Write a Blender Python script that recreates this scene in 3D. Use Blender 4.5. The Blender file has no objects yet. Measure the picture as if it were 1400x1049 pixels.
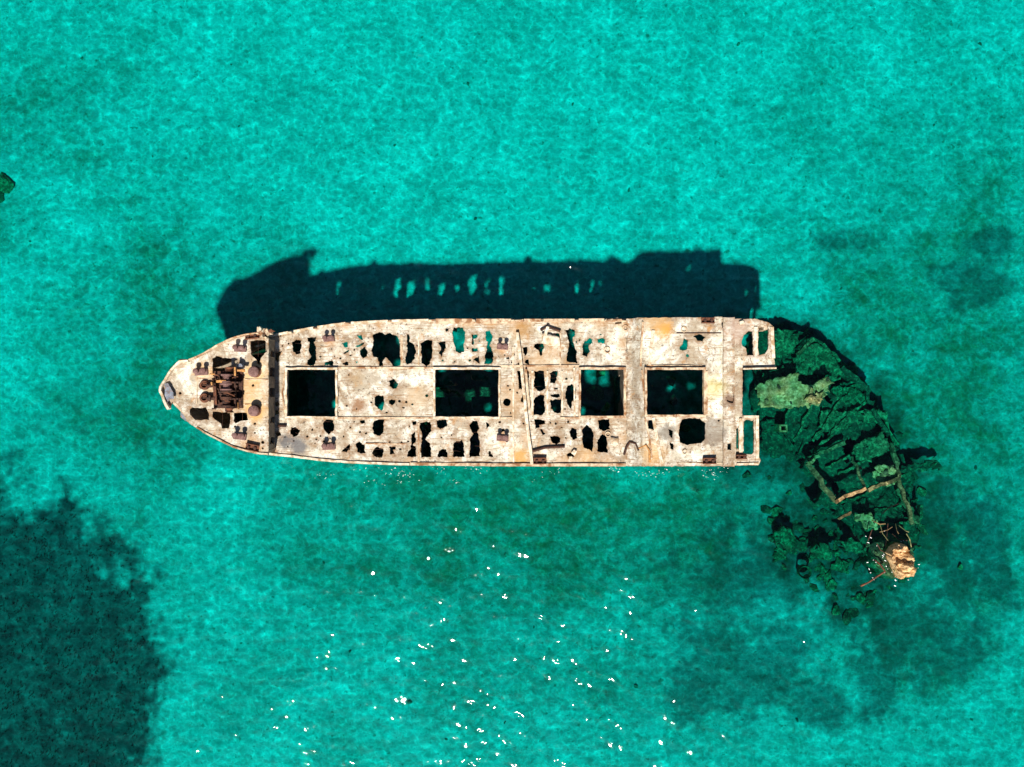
import bpy, bmesh, math, random
import numpy as np
from mathutils import Vector, Matrix
from mathutils.geometry import delaunay_2d_cdt

random.seed(7)
RNG = np.random.default_rng(11)
SC = bpy.context.scene
COL = SC.collection

# ------------------------------------------------------------------ camera
CAM_H = 84.5            # metres above the water
FPX = 1232.0            # focal length in photograph pixels (1400 wide)
cam = bpy.data.cameras.new('camera')
cam_o = bpy.data.objects.new('camera', cam)
COL.objects.link(cam_o)
cam.sensor_width = 36.0
cam.lens = 36.0 * FPX / 1400.0
cam.clip_start = 0.5
cam.clip_end = 6000.0
cam_o.location = (0, 0, CAM_H)
SC.camera = cam_o

# ------------------------------------------------------------------ sky and sun
SUN_DIR = Vector((0.12, 0.755, -1.0)).normalized()      # the way the light travels
world = bpy.data.worlds.new('World')
SC.world = world
world.use_nodes = True
wn = world.node_tree
sky = wn.nodes.new('ShaderNodeTexSky')
sky.sky_type = 'NISHITA'
sky.sun_disc = False
sky.air_density = 0.75
sky.dust_density = 0.4
sky.sun_elevation = math.asin(-SUN_DIR.z)
sky.sun_rotation = math.atan2(-SUN_DIR.x, -SUN_DIR.y)
wn.links.new(sky.outputs[0], wn.nodes['Background'].inputs[0])
wn.nodes['Background'].inputs[1].default_value = 0.05
sun = bpy.data.lights.new('sun', 'SUN')
sun_o = bpy.data.objects.new('sun', sun)
COL.objects.link(sun_o)
sun.energy = 5.0
sun.angle = math.radians(2.6)
sun.color = (1.0, 0.95, 0.87)
sun_o.rotation_euler = SUN_DIR.to_track_quat('-Z', 'Y').to_euler()
sun_o.location = (-5, -30, 40)

SC.view_settings.view_transform = 'Standard'
SC.view_settings.look = 'None'
SC.view_settings.exposure = 0.8
SC.view_settings.gamma = 1.0
SC.view_settings.use_curve_mapping = False
SC.cycles.max_bounces = 6
SC.cycles.diffuse_bounces = 3
SC.cycles.glossy_bounces = 2
SC.cycles.volume_bounces = 0
SC.cycles.transparent_max_bounces = 24
SC.cycles.use_denoising = True

# ------------------------------------------------------------------ helpers
def P(px, py, z):
    """photograph pixel on the level z -> a point of the place (x, y)"""
    k = (CAM_H - z) / FPX
    return ((px - 700.0) * k, (524.5 - py) * k)

def zoomed(ox, oy, s):
    return lambda pts, z: [P(ox + x / s, oy + y / s, z) for x, y in pts]

Z1 = zoomed(200, 420, 4.77)
Z2 = zoomed(360, 420, 4.77)
Z3 = zoomed(540, 420, 4.77)
Z4 = zoomed(690, 420, 4.77)
Z5 = zoomed(860, 420, 4.56)
Z6 = zoomed(1000, 420, 4.667)
Z7 = zoomed(1000, 620, 4.37)

_perm = np.random.default_rng(5).permutation(4096)
def _h(i, j):
    return _perm[(_perm[i & 4095] + j) & 4095]
def perlin(x, y):
    x = np.asarray(x, float); y = np.asarray(y, float)
    xi = np.floor(x).astype(int); yi = np.floor(y).astype(int)
    xf = x - xi; yf = y - yi
    u = xf * xf * xf * (xf * (xf * 6 - 15) + 10); v = yf * yf * yf * (yf * (yf * 6 - 15) + 10)
    def g(i, j, dx, dy):
        a = _h(i, j) * (2 * math.pi / 4096)
        return np.cos(a) * dx + np.sin(a) * dy
    n00 = g(xi, yi, xf, yf); n10 = g(xi + 1, yi, xf - 1, yf)
    n01 = g(xi, yi + 1, xf, yf - 1); n11 = g(xi + 1, yi + 1, xf - 1, yf - 1)
    return 1.5 * ((n00 * (1 - u) + n10 * u) * (1 - v) + (n01 * (1 - u) + n11 * u) * v)

def fbm(x, y, o=3):
    r = 0; a = 1.0
    for k in range(o):
        r = r + a * perlin(x * 2 ** k + 17.3 * k, y * 2 ** k - 9.1 * k); a *= 0.5
    return r

def link(name, me, mat=None, parent=None):
    if mat:
        me.materials.append(mat)
    o = bpy.data.objects.new(name, me)
    COL.objects.link(o)
    if parent:
        o.parent = parent
        o.matrix_parent_inverse = Matrix.Translation(-parent.location) if parent.parent is None else Matrix.Identity(4)
    return o

def tag(o, label, cat, group=None):
    o['label'] = label; o['category'] = cat; o['kind'] = 'thing'
    if group:
        o['group'] = group
    return o

def empty(name, loc):
    o = bpy.data.objects.new(name, None)
    COL.objects.link(o); o.location = loc; o.empty_display_size = 0.3
    return o

def pymesh(name, v, f, smooth=False):
    me = bpy.data.meshes.new(name)
    me.from_pydata([tuple(p) for p in v], [], f)
    if smooth:
        me.polygons.foreach_set('use_smooth', [True] * len(me.polygons))
    me.update()
    return me

def grid_mesh(name, X, Y, Zf, extra=None):
    nx, ny = len(X), len(Y)
    XX, YY = np.meshgrid(X, Y)
    ZZ = Zf(XX, YY)
    v = np.stack([XX, YY, ZZ], -1).reshape(-1, 3)
    idx = np.arange(nx * ny).reshape(ny, nx)
    f = np.stack([idx[:-1, :-1], idx[:-1, 1:], idx[1:, 1:], idx[1:, :-1]], -1).reshape(-1, 4)
    return v, f, XX, YY, idx

def fast_mesh(name, v, f4, smooth=True):
    me = bpy.data.meshes.new(name)
    v = np.asarray(v, np.float32); f4 = np.asarray(f4, np.int32)
    me.vertices.add(len(v)); me.vertices.foreach_set('co', v.ravel())
    n = f4.shape[1]
    me.loops.add(f4.size); me.loops.foreach_set('vertex_index', f4.ravel())
    me.polygons.add(len(f4))
    me.polygons.foreach_set('loop_start', np.arange(0, f4.size, n, dtype=np.int32))
    me.update(calc_edges=True)
    me.polygons.foreach_set('use_smooth', np.full(len(f4), smooth))
    me.validate()
    return me

def in_poly(pts, poly):
    pts = np.asarray(pts, float); poly = np.asarray(poly, float)
    x, y = pts[:, 0], pts[:, 1]
    c = np.zeros(len(pts), bool)
    x0, y0 = poly[:, 0], poly[:, 1]
    x1, y1 = np.roll(x0, -1), np.roll(y0, -1)
    for a, b, d, e in zip(x0, y0, x1, y1):
        if b == e:
            continue
        c ^= ((b > y) != (e > y)) & (x < (d - a) * (y - b) / (e - b) + a)
    return c

def roughen(poly, step=0.14, amp=0.05, seed=0):
    """resample a closed outline and break its edge up"""
    p = np.asarray(poly, float)
    out = []
    for i in range(len(p)):
        a, b = p[i], p[(i + 1) % len(p)]
        L = np.hypot(*(b - a)); n = max(1, int(round(L / step)))
        for k in range(n):
            out.append(a + (b - a) * k / n)
    out = np.array(out)
    if amp > 0:
        o0 = out.copy(); out[:, 0] += amp * (fbm(o0[:, 0] * 2.3 + seed, o0[:, 1] * 2.3, 3) + 0.5 * perlin(o0[:, 0] * 7 + seed, o0[:, 1] * 7))
        out[:, 1] += amp * (fbm(o0[:, 0] * 2.3 - 40 - seed, o0[:, 1] * 2.3 + 9, 3) + 0.5 * perlin(o0[:, 0] * 7 + 9, o0[:, 1] * 7 + seed))
    return out

def circ(c, r, n=14, ry=None):
    ry = ry or r
    return [(c[0] + r * math.cos(2 * math.pi * k / n), c[1] + ry * math.sin(2 * math.pi * k / n)) for k in range(n)]

def slab(name, outline, holes, top, bot, mat, parent, grid=0.35, smooth=False):
    """a plate with openings: outline/holes are 2-D, top(u,v)/bot(u,v) give the two faces in space"""
    loops = [np.asarray(outline, float)] + [np.asarray(h, float) for h in holes]
    b = np.concatenate(loops)
    lo, hi = loops[0].min(0), loops[0].max(0)
    gx, gy = np.meshgrid(np.arange(lo[0] + grid / 2, hi[0], grid), np.arange(lo[1] + grid / 2, hi[1], grid))
    g = np.stack([gx.ravel(), gy.ravel()], 1) + RNG.uniform(-0.2, 0.2, (gx.size, 2)) * grid
    ok = in_poly(g, loops[0])
    for h in loops[1:]:
        ok &= ~in_poly(g, h)
    g = g[ok]
    if len(g):
        dist = np.full(len(g), 9.0)
        for s in range(0, len(b), 400):
            dist = np.minimum(dist, np.sqrt(((g[:, None, :] - b[None, s:s + 400]) ** 2).sum(-1)).min(1))
        g = g[dist > grid * 0.35]
    edges = []; k = 0
    for l in loops:
        n = len(l)
        edges += [(k + i, k + (i + 1) % n) for i in range(n)]; k += n
    pts = [Vector((float(p[0]), float(p[1]))) for p in np.concatenate([b, g])]
    vo, eo, fo = delaunay_2d_cdt(pts, edges, [], 0, 1e-5)[:3]
    V = np.array([(p[0], p[1]) for p in vo])
    F = np.array([f for f in fo if len(f) == 3])
    cen = V[F].mean(1)
    keep = in_poly(cen, loops[0])
    for h in loops[1:]:
        keep &= ~in_poly(cen, h)
    F = F[keep]
    used = np.unique(F); remap = -np.ones(len(V), int); remap[used] = np.arange(len(used))
    V = V[used]; F = remap[F]
    ar = np.cross(V[F[:, 1]] - V[F[:, 0]], V[F[:, 2]] - V[F[:, 0]])
    F[ar < 0] = F[ar < 0][:, ::-1]
    n = len(V)
    T = np.array([top(u, v) for u, v in V]); B = np.array([bot(u, v) for u, v in V])
    cnt = {}
    for f in F:
        for i in range(3):
            a, c = int(f[i]), int(f[(i + 1) % 3])
            cnt[(a, c)] = True
    faces = [tuple(int(q) for q in f) for f in F] + [tuple(int(q) + n for q in f[::-1]) for f in F]
    for (a, c) in cnt:
        if (c, a) not in cnt:
            faces.append((a, a + n, c + n, c))
    me = bpy.data.meshes.new(name)
    me.from_pydata([tuple(p) for p in np.concatenate([T, B])], [], faces)
    hb = np.concatenate(loops)
    d = np.full(n, 9.0)
    for s in range(0, len(hb), 400):
        d = np.minimum(d, np.sqrt(((V[:, None, :] - hb[None, s:s + 400]) ** 2).sum(-1)).min(1))
    at = me.attributes.new('edge', 'FLOAT', 'POINT')
    e = np.exp(-d / 0.42)
    at.data.foreach_set('value', np.concatenate([e, np.ones(n)]).astype(np.float32))
    if smooth:
        me.polygons.foreach_set('use_smooth', [True] * len(me.polygons))
    me.update()
    return link(name, me, mat, parent)

class MB:
    """collects simple solids into one mesh"""
    def __init__(s):
        s.v = []; s.f = []
    def add(s, v, f):
        k = len(s.v); s.v += [tuple(p) for p in v]; s.f += [tuple(i + k for i in q) for q in f]
    def box(s, c, d, rz=0.0, M=None, jit=0.0, taper=0.0):
        x, y, z = d[0] / 2, d[1] / 2, d[2] / 2
        vs = []
        for sz in (-1, 1):
            t = 1 - taper * (sz > 0)
            for sx, sy in ((-1, -1), (1, -1), (1, 1), (-1, 1)):
                vs.append(Vector((sx * x * t, sy * y * t, sz * z)))
        R = M if M is not None else Matrix.Rotation(rz, 3, 'Z')
        vs = [R @ p + Vector(c) + Vector([random.uniform(-jit, jit) for _ in range(3)]) for p in vs]
        s.add(vs, [(3, 2, 1, 0), (4, 5, 6, 7), (0, 1, 5, 4), (1, 2, 6, 5), (2, 3, 7, 6), (3, 0, 4, 7)])
    def beam(s, a, b, w, h, jit=0.0, seg=1):
        a, b = Vector(a), Vector(b)
        d = (b - a); L = d.length; d.normalize()
        side = d.cross(Vector((0, 0, 1)))
        if side.length < 1e-4:
            side = Vector((1, 0, 0))
        side.normalize(); up = side.cross(d)
        vs = []; fs = []
        for k in range(seg + 1):
            c = a + d * L * k / seg + Vector([random.uniform(-jit, jit) for _ in range(3)]) * (0 < k < seg)
            for sx, sz in ((-1, -1), (1, -1), (1, 1), (-1, 1)):
                vs.append(c + side * sx * w / 2 + up * sz * h / 2 + Vector([random.uniform(-jit, jit) * .4 for _ in range(3)]))
        for k in range(seg):
            q = 4 * k
            for i in range(4):
                j = (i + 1) % 4
                fs.append((q + i, q + j, q + 4 + j, q + 4 + i))
        fs.append((3, 2, 1, 0)); q = 4 * seg; fs.append((q, q + 1, q + 2, q + 3))
        s.add(vs, fs)
    def tube(s, pts, radii, n=12, cap=True):
        pts = [Vector(p) for p in pts]
        if not hasattr(radii, '__len__'):
            radii = [radii] * len(pts)
        vs = []; fs = []
        for k, p in enumerate(pts):
            d = (pts[min(k + 1, len(pts) - 1)] - pts[max(k - 1, 0)])
            if d.length < 1e-6:
                d = (pts[-1] - pts[0])
            d.normalize()
            a = d.cross(Vector((0, 0, 1)))
            if a.length < 1e-3:
                a = Vector((1, 0, 0))
            a.normalize(); b = d.cross(a)
            for i in range(n):
                t = 2 * math.pi * i / n
                vs.append(p + (a * math.cos(t) + b * math.sin(t)) * radii[k])
        for k in range(len(pts) - 1):
            for i in range(n):
                j = (i + 1) % n
                fs.append((k * n + j, k * n + i, (k + 1) * n + i, (k + 1) * n + j))
        if cap:
            fs.append(tuple(range(n))); fs.append(tuple(reversed(range((len(pts) - 1) * n, len(pts) * n))))
        s.add(vs, fs)
    def lathe(s, c, prof, n=18):
        """prof: (radius, height) going round a vertical axis"""
        vs = []; fs = []
        for r, h in prof:
            for i in range(n):
                t = 2 * math.pi * i / n
                vs.append((c[0] + r * math.cos(t), c[1] + r * math.sin(t), c[2] + h))
        for k in range(len(prof) - 1):
            for i in range(n):
                j = (i + 1) % n
                fs.append((k * n + i, k * n + j, (k + 1) * n + j, (k + 1) * n + i))
        fs.append(tuple(reversed(range(n)))); fs.append(tuple(range((len(prof) - 1) * n, len(prof) * n)))
        s.add(vs, fs)
    def build(s, name, mat, parent=None, smooth=False, bevel=0.0):
        me = bpy.data.meshes.new(name)
        me.from_pydata(s.v, [], s.f)
        if bevel:
            bm = bmesh.new(); bm.from_mesh(me)
            bmesh.ops.bevel(bm, geom=list(bm.edges), offset=bevel, segments=1, affect='EDGES', clamp_overlap=True)
            bm.to_mesh(me); bm.free()
        bm = bmesh.new(); bm.from_mesh(me); bmesh.ops.recalc_face_normals(bm, faces=list(bm.faces)); bm.to_mesh(me); bm.free()
        if smooth:
            me.polygons.foreach_set('use_smooth', [True] * len(me.polygons))
            try:
                me.set_sharp_from_angle(angle=math.radians(40))
            except Exception:
                pass
        me.update()
        return link(name, me, mat, parent)

# ------------------------------------------------------------------ materials
class N:
    def __init__(s, name):
        s.m = bpy.data.materials.new(name); s.m.use_nodes = True
        s.t = s.m.node_tree; s.b = s.t.nodes['Principled BSDF']; s.out = s.t.nodes['Material Output']
        s.geo = s.t.nodes.new('ShaderNodeNewGeometry')
        s.pos = s.geo.outputs['Position']
    def l(s, a, b): s.t.links.new(a, b)
    def node(s, ty, **k):
        n = s.t.nodes.new(ty)
        for a, v in k.items(): setattr(n, a, v)
        return n
    def mapped(s, scale=(1, 1, 1), rot=0.0, off=(0, 0, 0)):
        m = s.node('ShaderNodeMapping'); m.inputs['Scale'].default_value = scale; m.inputs['Rotation'].default_value = (0, 0, rot)
        m.inputs['Location'].default_value = off
        s.l(s.pos, m.inputs['Vector']); return m.outputs[0]
    def noise(s, scale, detail=4, rough=0.55, dist=0.0, vec=None, off=None):
        n = s.node('ShaderNodeTexNoise'); n.inputs['Scale'].default_value = scale; n.inputs['Detail'].default_value = detail
        n.inputs['Roughness'].default_value = rough; n.inputs['Distortion'].default_value = dist
        if vec is None:
            vec = s.mapped(off=off) if off else s.pos
        s.l(vec, n.inputs['Vector']); return n.outputs['Fac']
    def voro(s, scale, feature='F1', vec=None):
        n = s.node('ShaderNodeTexVoronoi', feature=feature); n.inputs['Scale'].default_value = scale
        s.l(vec if vec is not None else s.pos, n.inputs['Vector']); return n.outputs['Distance']
    def ramp(s, fac, *stops):
        r = s.node('ShaderNodeValToRGB'); e = r.color_ramp.elements
        while len(e) < len(stops): e.new(0.5)
        for i, (p, c) in enumerate(stops):
            e[i].position = p
            e[i].color = (c, c, c, 1) if not hasattr(c, '__len__') else (c[0], c[1], c[2], 1)
        s.l(fac, r.inputs[0]); return r.outputs[0]
    def mix(s, f, a, b, mode='MIX'):
        n = s.node('ShaderNodeMix', data_type='RGBA', blend_type=mode)
        for inp, v in ((n.inputs[0], f), (n.inputs[6], a), (n.inputs[7], b)):
            if hasattr(v, 'is_output'): s.l(v, inp)
            elif hasattr(v, '__len__'): inp.default_value = (v[0], v[1], v[2], 1)
            else: inp.default_value = v
        return n.outputs[2]
    def math(s, op, a, b=0.0, c=0.0):
        n = s.node('ShaderNodeMath', operation=op)
        for i, v in enumerate((a, b, c)):
            if hasattr(v, 'is_output'): s.l(v, n.inputs[i])
            else: n.inputs[i].default_value = v
        return n.outputs[0]
    def attr(s, name):
        a = s.node('ShaderNodeAttribute'); a.attribute_name = name; return a.outputs['Fac']
    def bump(s, h, strength=0.4, dist=0.05, normal=None):
        b = s.node('ShaderNodeBump'); b.inputs['Strength'].default_value = strength; b.inputs['Distance'].default_value = dist
        s.l(h, b.inputs['Height'])
        if normal is not None: s.l(normal, b.inputs['Normal'])
        return b.outputs[0]
    def spot(s, x, y, r, soft, wob=0.9):
        """an irregular stain round (x, y)"""
        m = s.node('ShaderNodeVectorMath', operation='SUBTRACT'); s.l(s.pos, m.inputs[0]); m.inputs[1].default_value = (x, y, 0)
        mu = s.node('ShaderNodeVectorMath', operation='MULTIPLY'); s.l(m.outputs[0], mu.inputs[0]); mu.inputs[1].default_value = (1, 1, 0)
        ln = s.node('ShaderNodeVectorMath', operation='LENGTH'); s.l(mu.outputs[0], ln.inputs[0])
        n = s.noise(1.8, 8, 0.75)
        d = s.math('ADD', ln.outputs['Value'], s.math('MULTIPLY', s.math('SUBTRACT', n, 0.5), wob * 2))
        mr = s.node('ShaderNodeMapRange'); s.l(d, mr.inputs[0]); mr.inputs[1].default_value = r - soft; mr.inputs[2].default_value = r + soft
        mr.inputs[3].default_value = 1; mr.inputs[4].default_value = 0
        return mr.outputs[0]
    def done(s, col, rough=0.85, normal=None, spec=0.3, metal=0.0):
        if hasattr(col, 'is_output'): s.l(col, s.b.inputs['Base Color'])
        else: s.b.inputs['Base Color'].default_value = (*col, 1)
        if hasattr(rough, 'is_output'): s.l(rough, s.b.inputs['Roughness'])
        else: s.b.inputs['Roughness'].default_value = rough
        s.b.inputs['Specular IOR Level'].default_value = spec; s.b.inputs['Metallic'].default_value = metal
        if normal is not None: s.l(normal, s.b.inputs['Normal'])
        return s.m

def deck_material(name, stain=1.0, spots=()):
    n = N(name)
    big = n.noise(0.35, 5, 0.6)
    mid = n.noise(1.3, 6, 0.65, 0.6)
    fine = n.noise(9.0, 5, 0.7)
    base = n.mix(n.ramp(mid, (0.40, 0), (0.62, 1)), (0.49, 0.45, 0.345), (0.73, 0.72, 0.63))
    # broad tan zones where the surface has gone
    tan = n.ramp(n.noise(0.42, 9, 0.72, 0.5), (0.47, 0), (0.57, 1))
    base = n.mix(n.math('MULTIPLY', tan, 0.8), base, (0.30, 0.24, 0.165))
    br = n.ramp(n.noise(0.8, 10, 0.80, 0.6, off=(31, 7, 0)), (0.525, 0), (0.60, 1))
    base = n.mix(n.math('MULTIPLY', br, 0.8 * stain), base, (0.17, 0.105, 0.055))
    orr = n.ramp(n.noise(0.9, 8, 0.74, 0.4, off=(-12, 44, 0)), (0.57, 0), (0.65, 1))
    base = n.mix(n.math('MULTIPLY', orr, 0.8 * stain), base, (0.38, 0.18, 0.05))
    # rust and dirt creeping in from broken edges
    ed = n.math('MULTIPLY', n.attr('edge'), n.ramp(n.noise(2.6, 4, 0.6), (0.35, 0.1), (0.62, 1)))
    base = n.mix(n.math('MULTIPLY', ed, 0.9), base, (0.20, 0.10, 0.04))
    # lines of the shuttering boards, along the ship
    bl = n.noise(1.0, 3, 0.6, vec=n.mapped((0.7, 9, 1)))
    base = n.mix(n.math('MULTIPLY', n.ramp(bl, (0.55, 0), (0.64, 1)), n.ramp(n.noise(0.5, 3, off=(5, 80, 0)), (0.40, 0), (0.52, 0.9))), base, (0.24, 0.15, 0.08))
    # pock marks, guano and specks
    sp = n.ramp(n.noise(4.5, 5, 0.8, off=(3, 3, 9)), (0.575, 0), (0.62, 1))
    base = n.mix(n.math('MULTIPLY', sp, 0.92), base, (0.07, 0.045, 0.03))
    sp2 = n.ramp(n.noise(16.0, 3, 0.7, off=(13, 3, 9)), (0.58, 0), (0.68, 1))
    base = n.mix(n.math('MULTIPLY', sp2, 0.35), base, (0.14, 0.10, 0.06))
    # cracks
    cr = n.voro(0.55, 'DISTANCE_TO_EDGE', n.mix(0.35, n.pos, n.node('ShaderNodeTexNoise').outputs['Color']))
    base = n.mix(n.math('MULTIPLY', n.ramp(cr, (0.0, 1), (0.022, 0)), n.ramp(n.noise(0.6, 2, off=(50, 3, 0)), (0.55, 0), (0.68, 0.6))), base, (0.2, 0.13, 0.07))
    for x, y, r, soft, c, a in spots:
        base = n.mix(n.math('MULTIPLY', n.spot(x, y, r, soft), a), base, c)
    hgt = n.math('ADD', n.math('MULTIPLY', fine, 0.5), n.math('ADD', n.math('MULTIPLY', mid, 1.0), n.math('MULTIPLY', bl, 0.4)))
    return n.done(base, 0.9, n.bump(hgt, 0.55, 0.06))

ZD, ZF, ZP = 4.5, 7.0, 6.1      # main deck, forecastle deck, stern deck

_s = [(*P(490, 554, ZD), 0.62, 0.3, (0.22, 0.11, 0.05), 0.9), (*P(487, 517, ZD), 0.5, 0.35, (0.30, 0.2, 0.1), 0.7),
      (*P(570, 545, ZD), 1.1, 0.5, (0.45, 0.33, 0.2), 0.55), (*P(713, 450, ZD), 0.9, 0.5, (0.30, 0.16, 0.05), 0.85),
      (*P(711, 625, ZD), 0.8, 0.4, (0.45, 0.24, 0.06), 0.85), (*P(703, 560, ZD), 0.7, 0.5, (0.30, 0.19, 0.1), 0.7),
      (*P(740, 497, ZD), 1.2, 0.7, (0.4, 0.25, 0.12), 0.6), (*P(700, 540, ZD), 1.0, 0.8, (0.42, 0.29, 0.17), 0.6),
      (*P(800, 625, ZD), 0.8, 0.6, (0.45, 0.26, 0.1), 0.7), (*P(785, 620, ZD), 0.6, 0.4, (0.25, 0.15, 0.07), 0.8),
      (*P(845, 610, ZD), 0.0, 0.1, (0.4, 0.3, 0.2), 0.0), (*P(390, 604, ZD), 0.6, 0.3, (0.09, 0.09, 0.095), 0.85),
      (*P(408, 610, ZD), 0.75, 0.35, (0.10, 0.10, 0.105), 0.85)]
_s += [(*P(px_, py_, ZD), r_, 0.35, (0.33, 0.18, 0.07), 0.6) for px_, py_, r_ in ((640, 441, .5), (672, 440, .5), (760, 440, .5), (820, 440, .6), (850, 470, .5), (620, 634, .5), (560, 634, .4), (770, 632, .7), (830, 634, .6), (850, 600, .5), (775, 500, .5), (720, 600, .5), (757, 480, .6), (470, 446, .4), (520, 442, .4))]
_s += [(*P(px_, py_, z_), 0.45, 0.3, (0.40, 0.20, 0.07), 0.7) for px_, py_, z_ in ((450, 465, ZD), (450, 612, ZD), (687, 476, ZD), (687, 600, ZD), (738, 627, ZD))]
M_DECK = deck_material('weathered_deck_concrete', 0.85, _s)
_s = [(*P(908, 450, ZP), 0.7, 0.4, (0.5, 0.24, 0.04), 0.9), (*P(895, 440, ZP), 1.0, 0.5, (0.42, 0.25, 0.1), 0.6),
      (*P(975, 530, ZP), 0.9, 0.5, (0.45, 0.38, 0.12), 0.6), (*P(975, 590, ZP), 1.15, 0.2, (0.17, 0.14, 0.11), 0.7),
      (*P(912, 592, ZP), 0.75, 0.2, (0.17, 0.15, 0.12), 0.8), (*P(893, 620, ZP), 1.0, 0.5, (0.42, 0.23, 0.07), 0.7),
      (*P(1012, 450, ZP), 1.2, 0.6, (0.33, 0.22, 0.17), 0.6), (*P(998, 548, ZP), 0.6, 0.2, (0.13, 0.07, 0.04), 0.9)]
M_POOP = deck_material('weathered_stern_deck_concrete', 1.0, _s)
_s = [(*P(315, 532, ZF), 1.6, 0.9, (0.36, 0.18, 0.05), 0.75), (*P(345, 535, ZF), 1.1, 0.9, (0.52, 0.33, 0.14), 0.6),
      (*P(278, 508, ZF), 0.7, 0.4, (0.55, 0.3, 0.1), 0.6), (*P(350, 562, ZF), 0.9, 0.4, (0.55, 0.32, 0.1), 0.7),
      (*P(350, 508, ZF), 0.9, 0.4, (0.55, 0.34, 0.12), 0.6), (*P(345, 612, ZF), 0.8, 0.4, (0.4, 0.2, 0.07), 0.6)]
M_FORE = deck_material('weathered_forecastle_concrete', 0.7, _s)

def mat_hull():
    n = N('streaked_hull_concrete')
    st = n.noise(1.0, 4, 0.6, vec=n.mapped((1.3, 1.3, 0.12)))
    c = n.mix(n.ramp(st, (0.4, 0), (0.65, 1)), (0.46, 0.38, 0.28), (0.27, 0.17, 0.09))
    c = n.mix(n.ramp(n.noise(2.0, 5), (0.5, 0), (0.7, 0.8)), c, (0.60, 0.54, 0.44))
    sx = n.node('ShaderNodeSeparateXYZ'); n.l(n.pos, sx.inputs[0])
    alg = n.math('ADD', sx.outputs[2], n.math('MULTIPLY', n.noise(1.2, 4), 1.2))
    c = n.mix(n.ramp(alg, (0.35, 1), (0.95, 0)), c, (0.055, 0.065, 0.03))
    return n.done(c, 0.9, n.bump(n.noise(5, 5, 0.7), 0.6, 0.05))
M_HULL = mat_hull()

def mat_inner():
    n = N('damp_inner_concrete')
    c = n.mix(n.ramp(n.noise(1.4, 5, 0.65), (0.35, 0), (0.65, 1)), (0.10, 0.08, 0.06), (0.26, 0.21, 0.15))
    return n.done(c, 0.9, n.bump(n.noise(5, 5, 0.7), 0.6, 0.05))
M_INNER = mat_inner()

def mat_trim():
    n = N('pale_chipped_concrete')
    c = n.mix(n.ramp(n.noise(1.6, 5, 0.65, 0.5), (0.38, 0), (0.60, 1)), (0.32, 0.21, 0.11), (0.66, 0.58, 0.45))
    c = n.mix(n.math('MULTIPLY', n.ramp(n.noise(6, 4, 0.7), (0.60, 0), (0.68, 1)), 0.8), c, (0.18, 0.10, 0.05))
    return n.done(c, 0.9, n.bump(n.noise(7, 5, 0.7), 0.6, 0.04))
M_TRIM = mat_trim()

def mat_rusty_trim():
    n = N('rust_stained_edge')
    c = n.mix(n.ramp(n.noise(1.1, 5, 0.65, 0.5), (0.40, 0), (0.58, 1)), (0.22, 0.10, 0.04), (0.54, 0.43, 0.29))
    c = n.mix(n.math('MULTIPLY', n.ramp(n.noise(5, 4, 0.7), (0.58, 0), (0.66, 1)), 0.8), c, (0.14, 0.07, 0.04))
    return n.done(c, 0.9, n.bump(n.noise(7, 5, 0.7), 0.6, 0.04))
M_RTRIM = mat_rusty_trim()

def mat_rust(name, a, b, d):
    n = N(name)
    c = n.mix(n.ramp(n.noise(2.6, 6, 0.7, 0.4), (0.38, 0), (0.62, 1)), a, b)
    c = n.mix(n.ramp(n.noise(8, 4, 0.7), (0.52, 0), (0.66, 0.9)), c, d)
    return n.done(c, 0.8, n.bump(n.noise(12, 5, 0.7), 0.7, 0.03), 0.25)
M_RUST = mat_rust('red_brown_rust', (0.17, 0.060, 0.026), (0.075, 0.030, 0.018), (0.035, 0.016, 0.012))
M_DRUST = mat_rust('dark_flaking_rust', (0.060, 0.026, 0.016), (0.022, 0.013, 0.011), (0.13, 0.045, 0.018))
M_PRUST = mat_rust('dull_purple_rust', (0.20, 0.115, 0.10), (0.12, 0.06, 0.05), (0.06, 0.03, 0.025))
M_ORUST = mat_rust('orange_crusted_rust', (0.55, 0.27, 0.08), (0.36, 0.17, 0.06), (0.13, 0.06, 0.03))
M_STEEL = mat_rust('blue_grey_torn_steel', (0.20, 0.23, 0.28), (0.11, 0.12, 0.14), (0.22, 0.10, 0.05))

def mat_algae(name, a, b, hi, k=0.62):
    n = N(name)
    c = n.mix(n.ramp(n.noise(1.5, 6, 0.7, 0.7), (0.36, 0), (0.64, 1)), a, b)
    c = n.mix(n.math('MULTIPLY', n.ramp(n.noise(3.2, 5, 0.65, 0.5, off=(9, 2, 4)), (k - 0.12, 0), (k + 0.06, 1)), 0.9), c, hi)
    return n.done(c, 0.9, n.bump(n.noise(4.5, 6, 0.7), 1.0, 0.12))
M_ALG = mat_algae('algae_covered_concrete', (0.04, 0.055, 0.022), (0.13, 0.15, 0.06), (0.38, 0.40, 0.17), 0.58)
M_ALGY = mat_algae('yellow_green_algae_concrete', (0.13, 0.15, 0.04), (0.36, 0.36, 0.11), (0.62, 0.58, 0.26), 0.55)
M_ALGD = mat_algae('dark_algae_rubble', (0.028, 0.038, 0.02), (0.085, 0.105, 0.05), (0.26, 0.29, 0.13), 0.62)
M_ALGB = mat_algae('brown_green_algae_concrete', (0.07, 0.085, 0.03), (0.17, 0.17, 0.07), (0.40, 0.38, 0.17), 0.6)
M_TANW = mat_algae('wet_tan_concrete', (0.16, 0.10, 0.04), (0.30, 0.19, 0.08), (0.5, 0.36, 0.18), 0.6)
M_TAN = mat_algae('tan_broken_concrete', (0.30, 0.14, 0.045), (0.50, 0.28, 0.11), (0.66, 0.47, 0.25), 0.55)
M_ROCK = mat_algae('dark_reef_rock', (0.10, 0.12, 0.075), (0.18, 0.20, 0.13), (0.32, 0.32, 0.22), 0.6)

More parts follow.
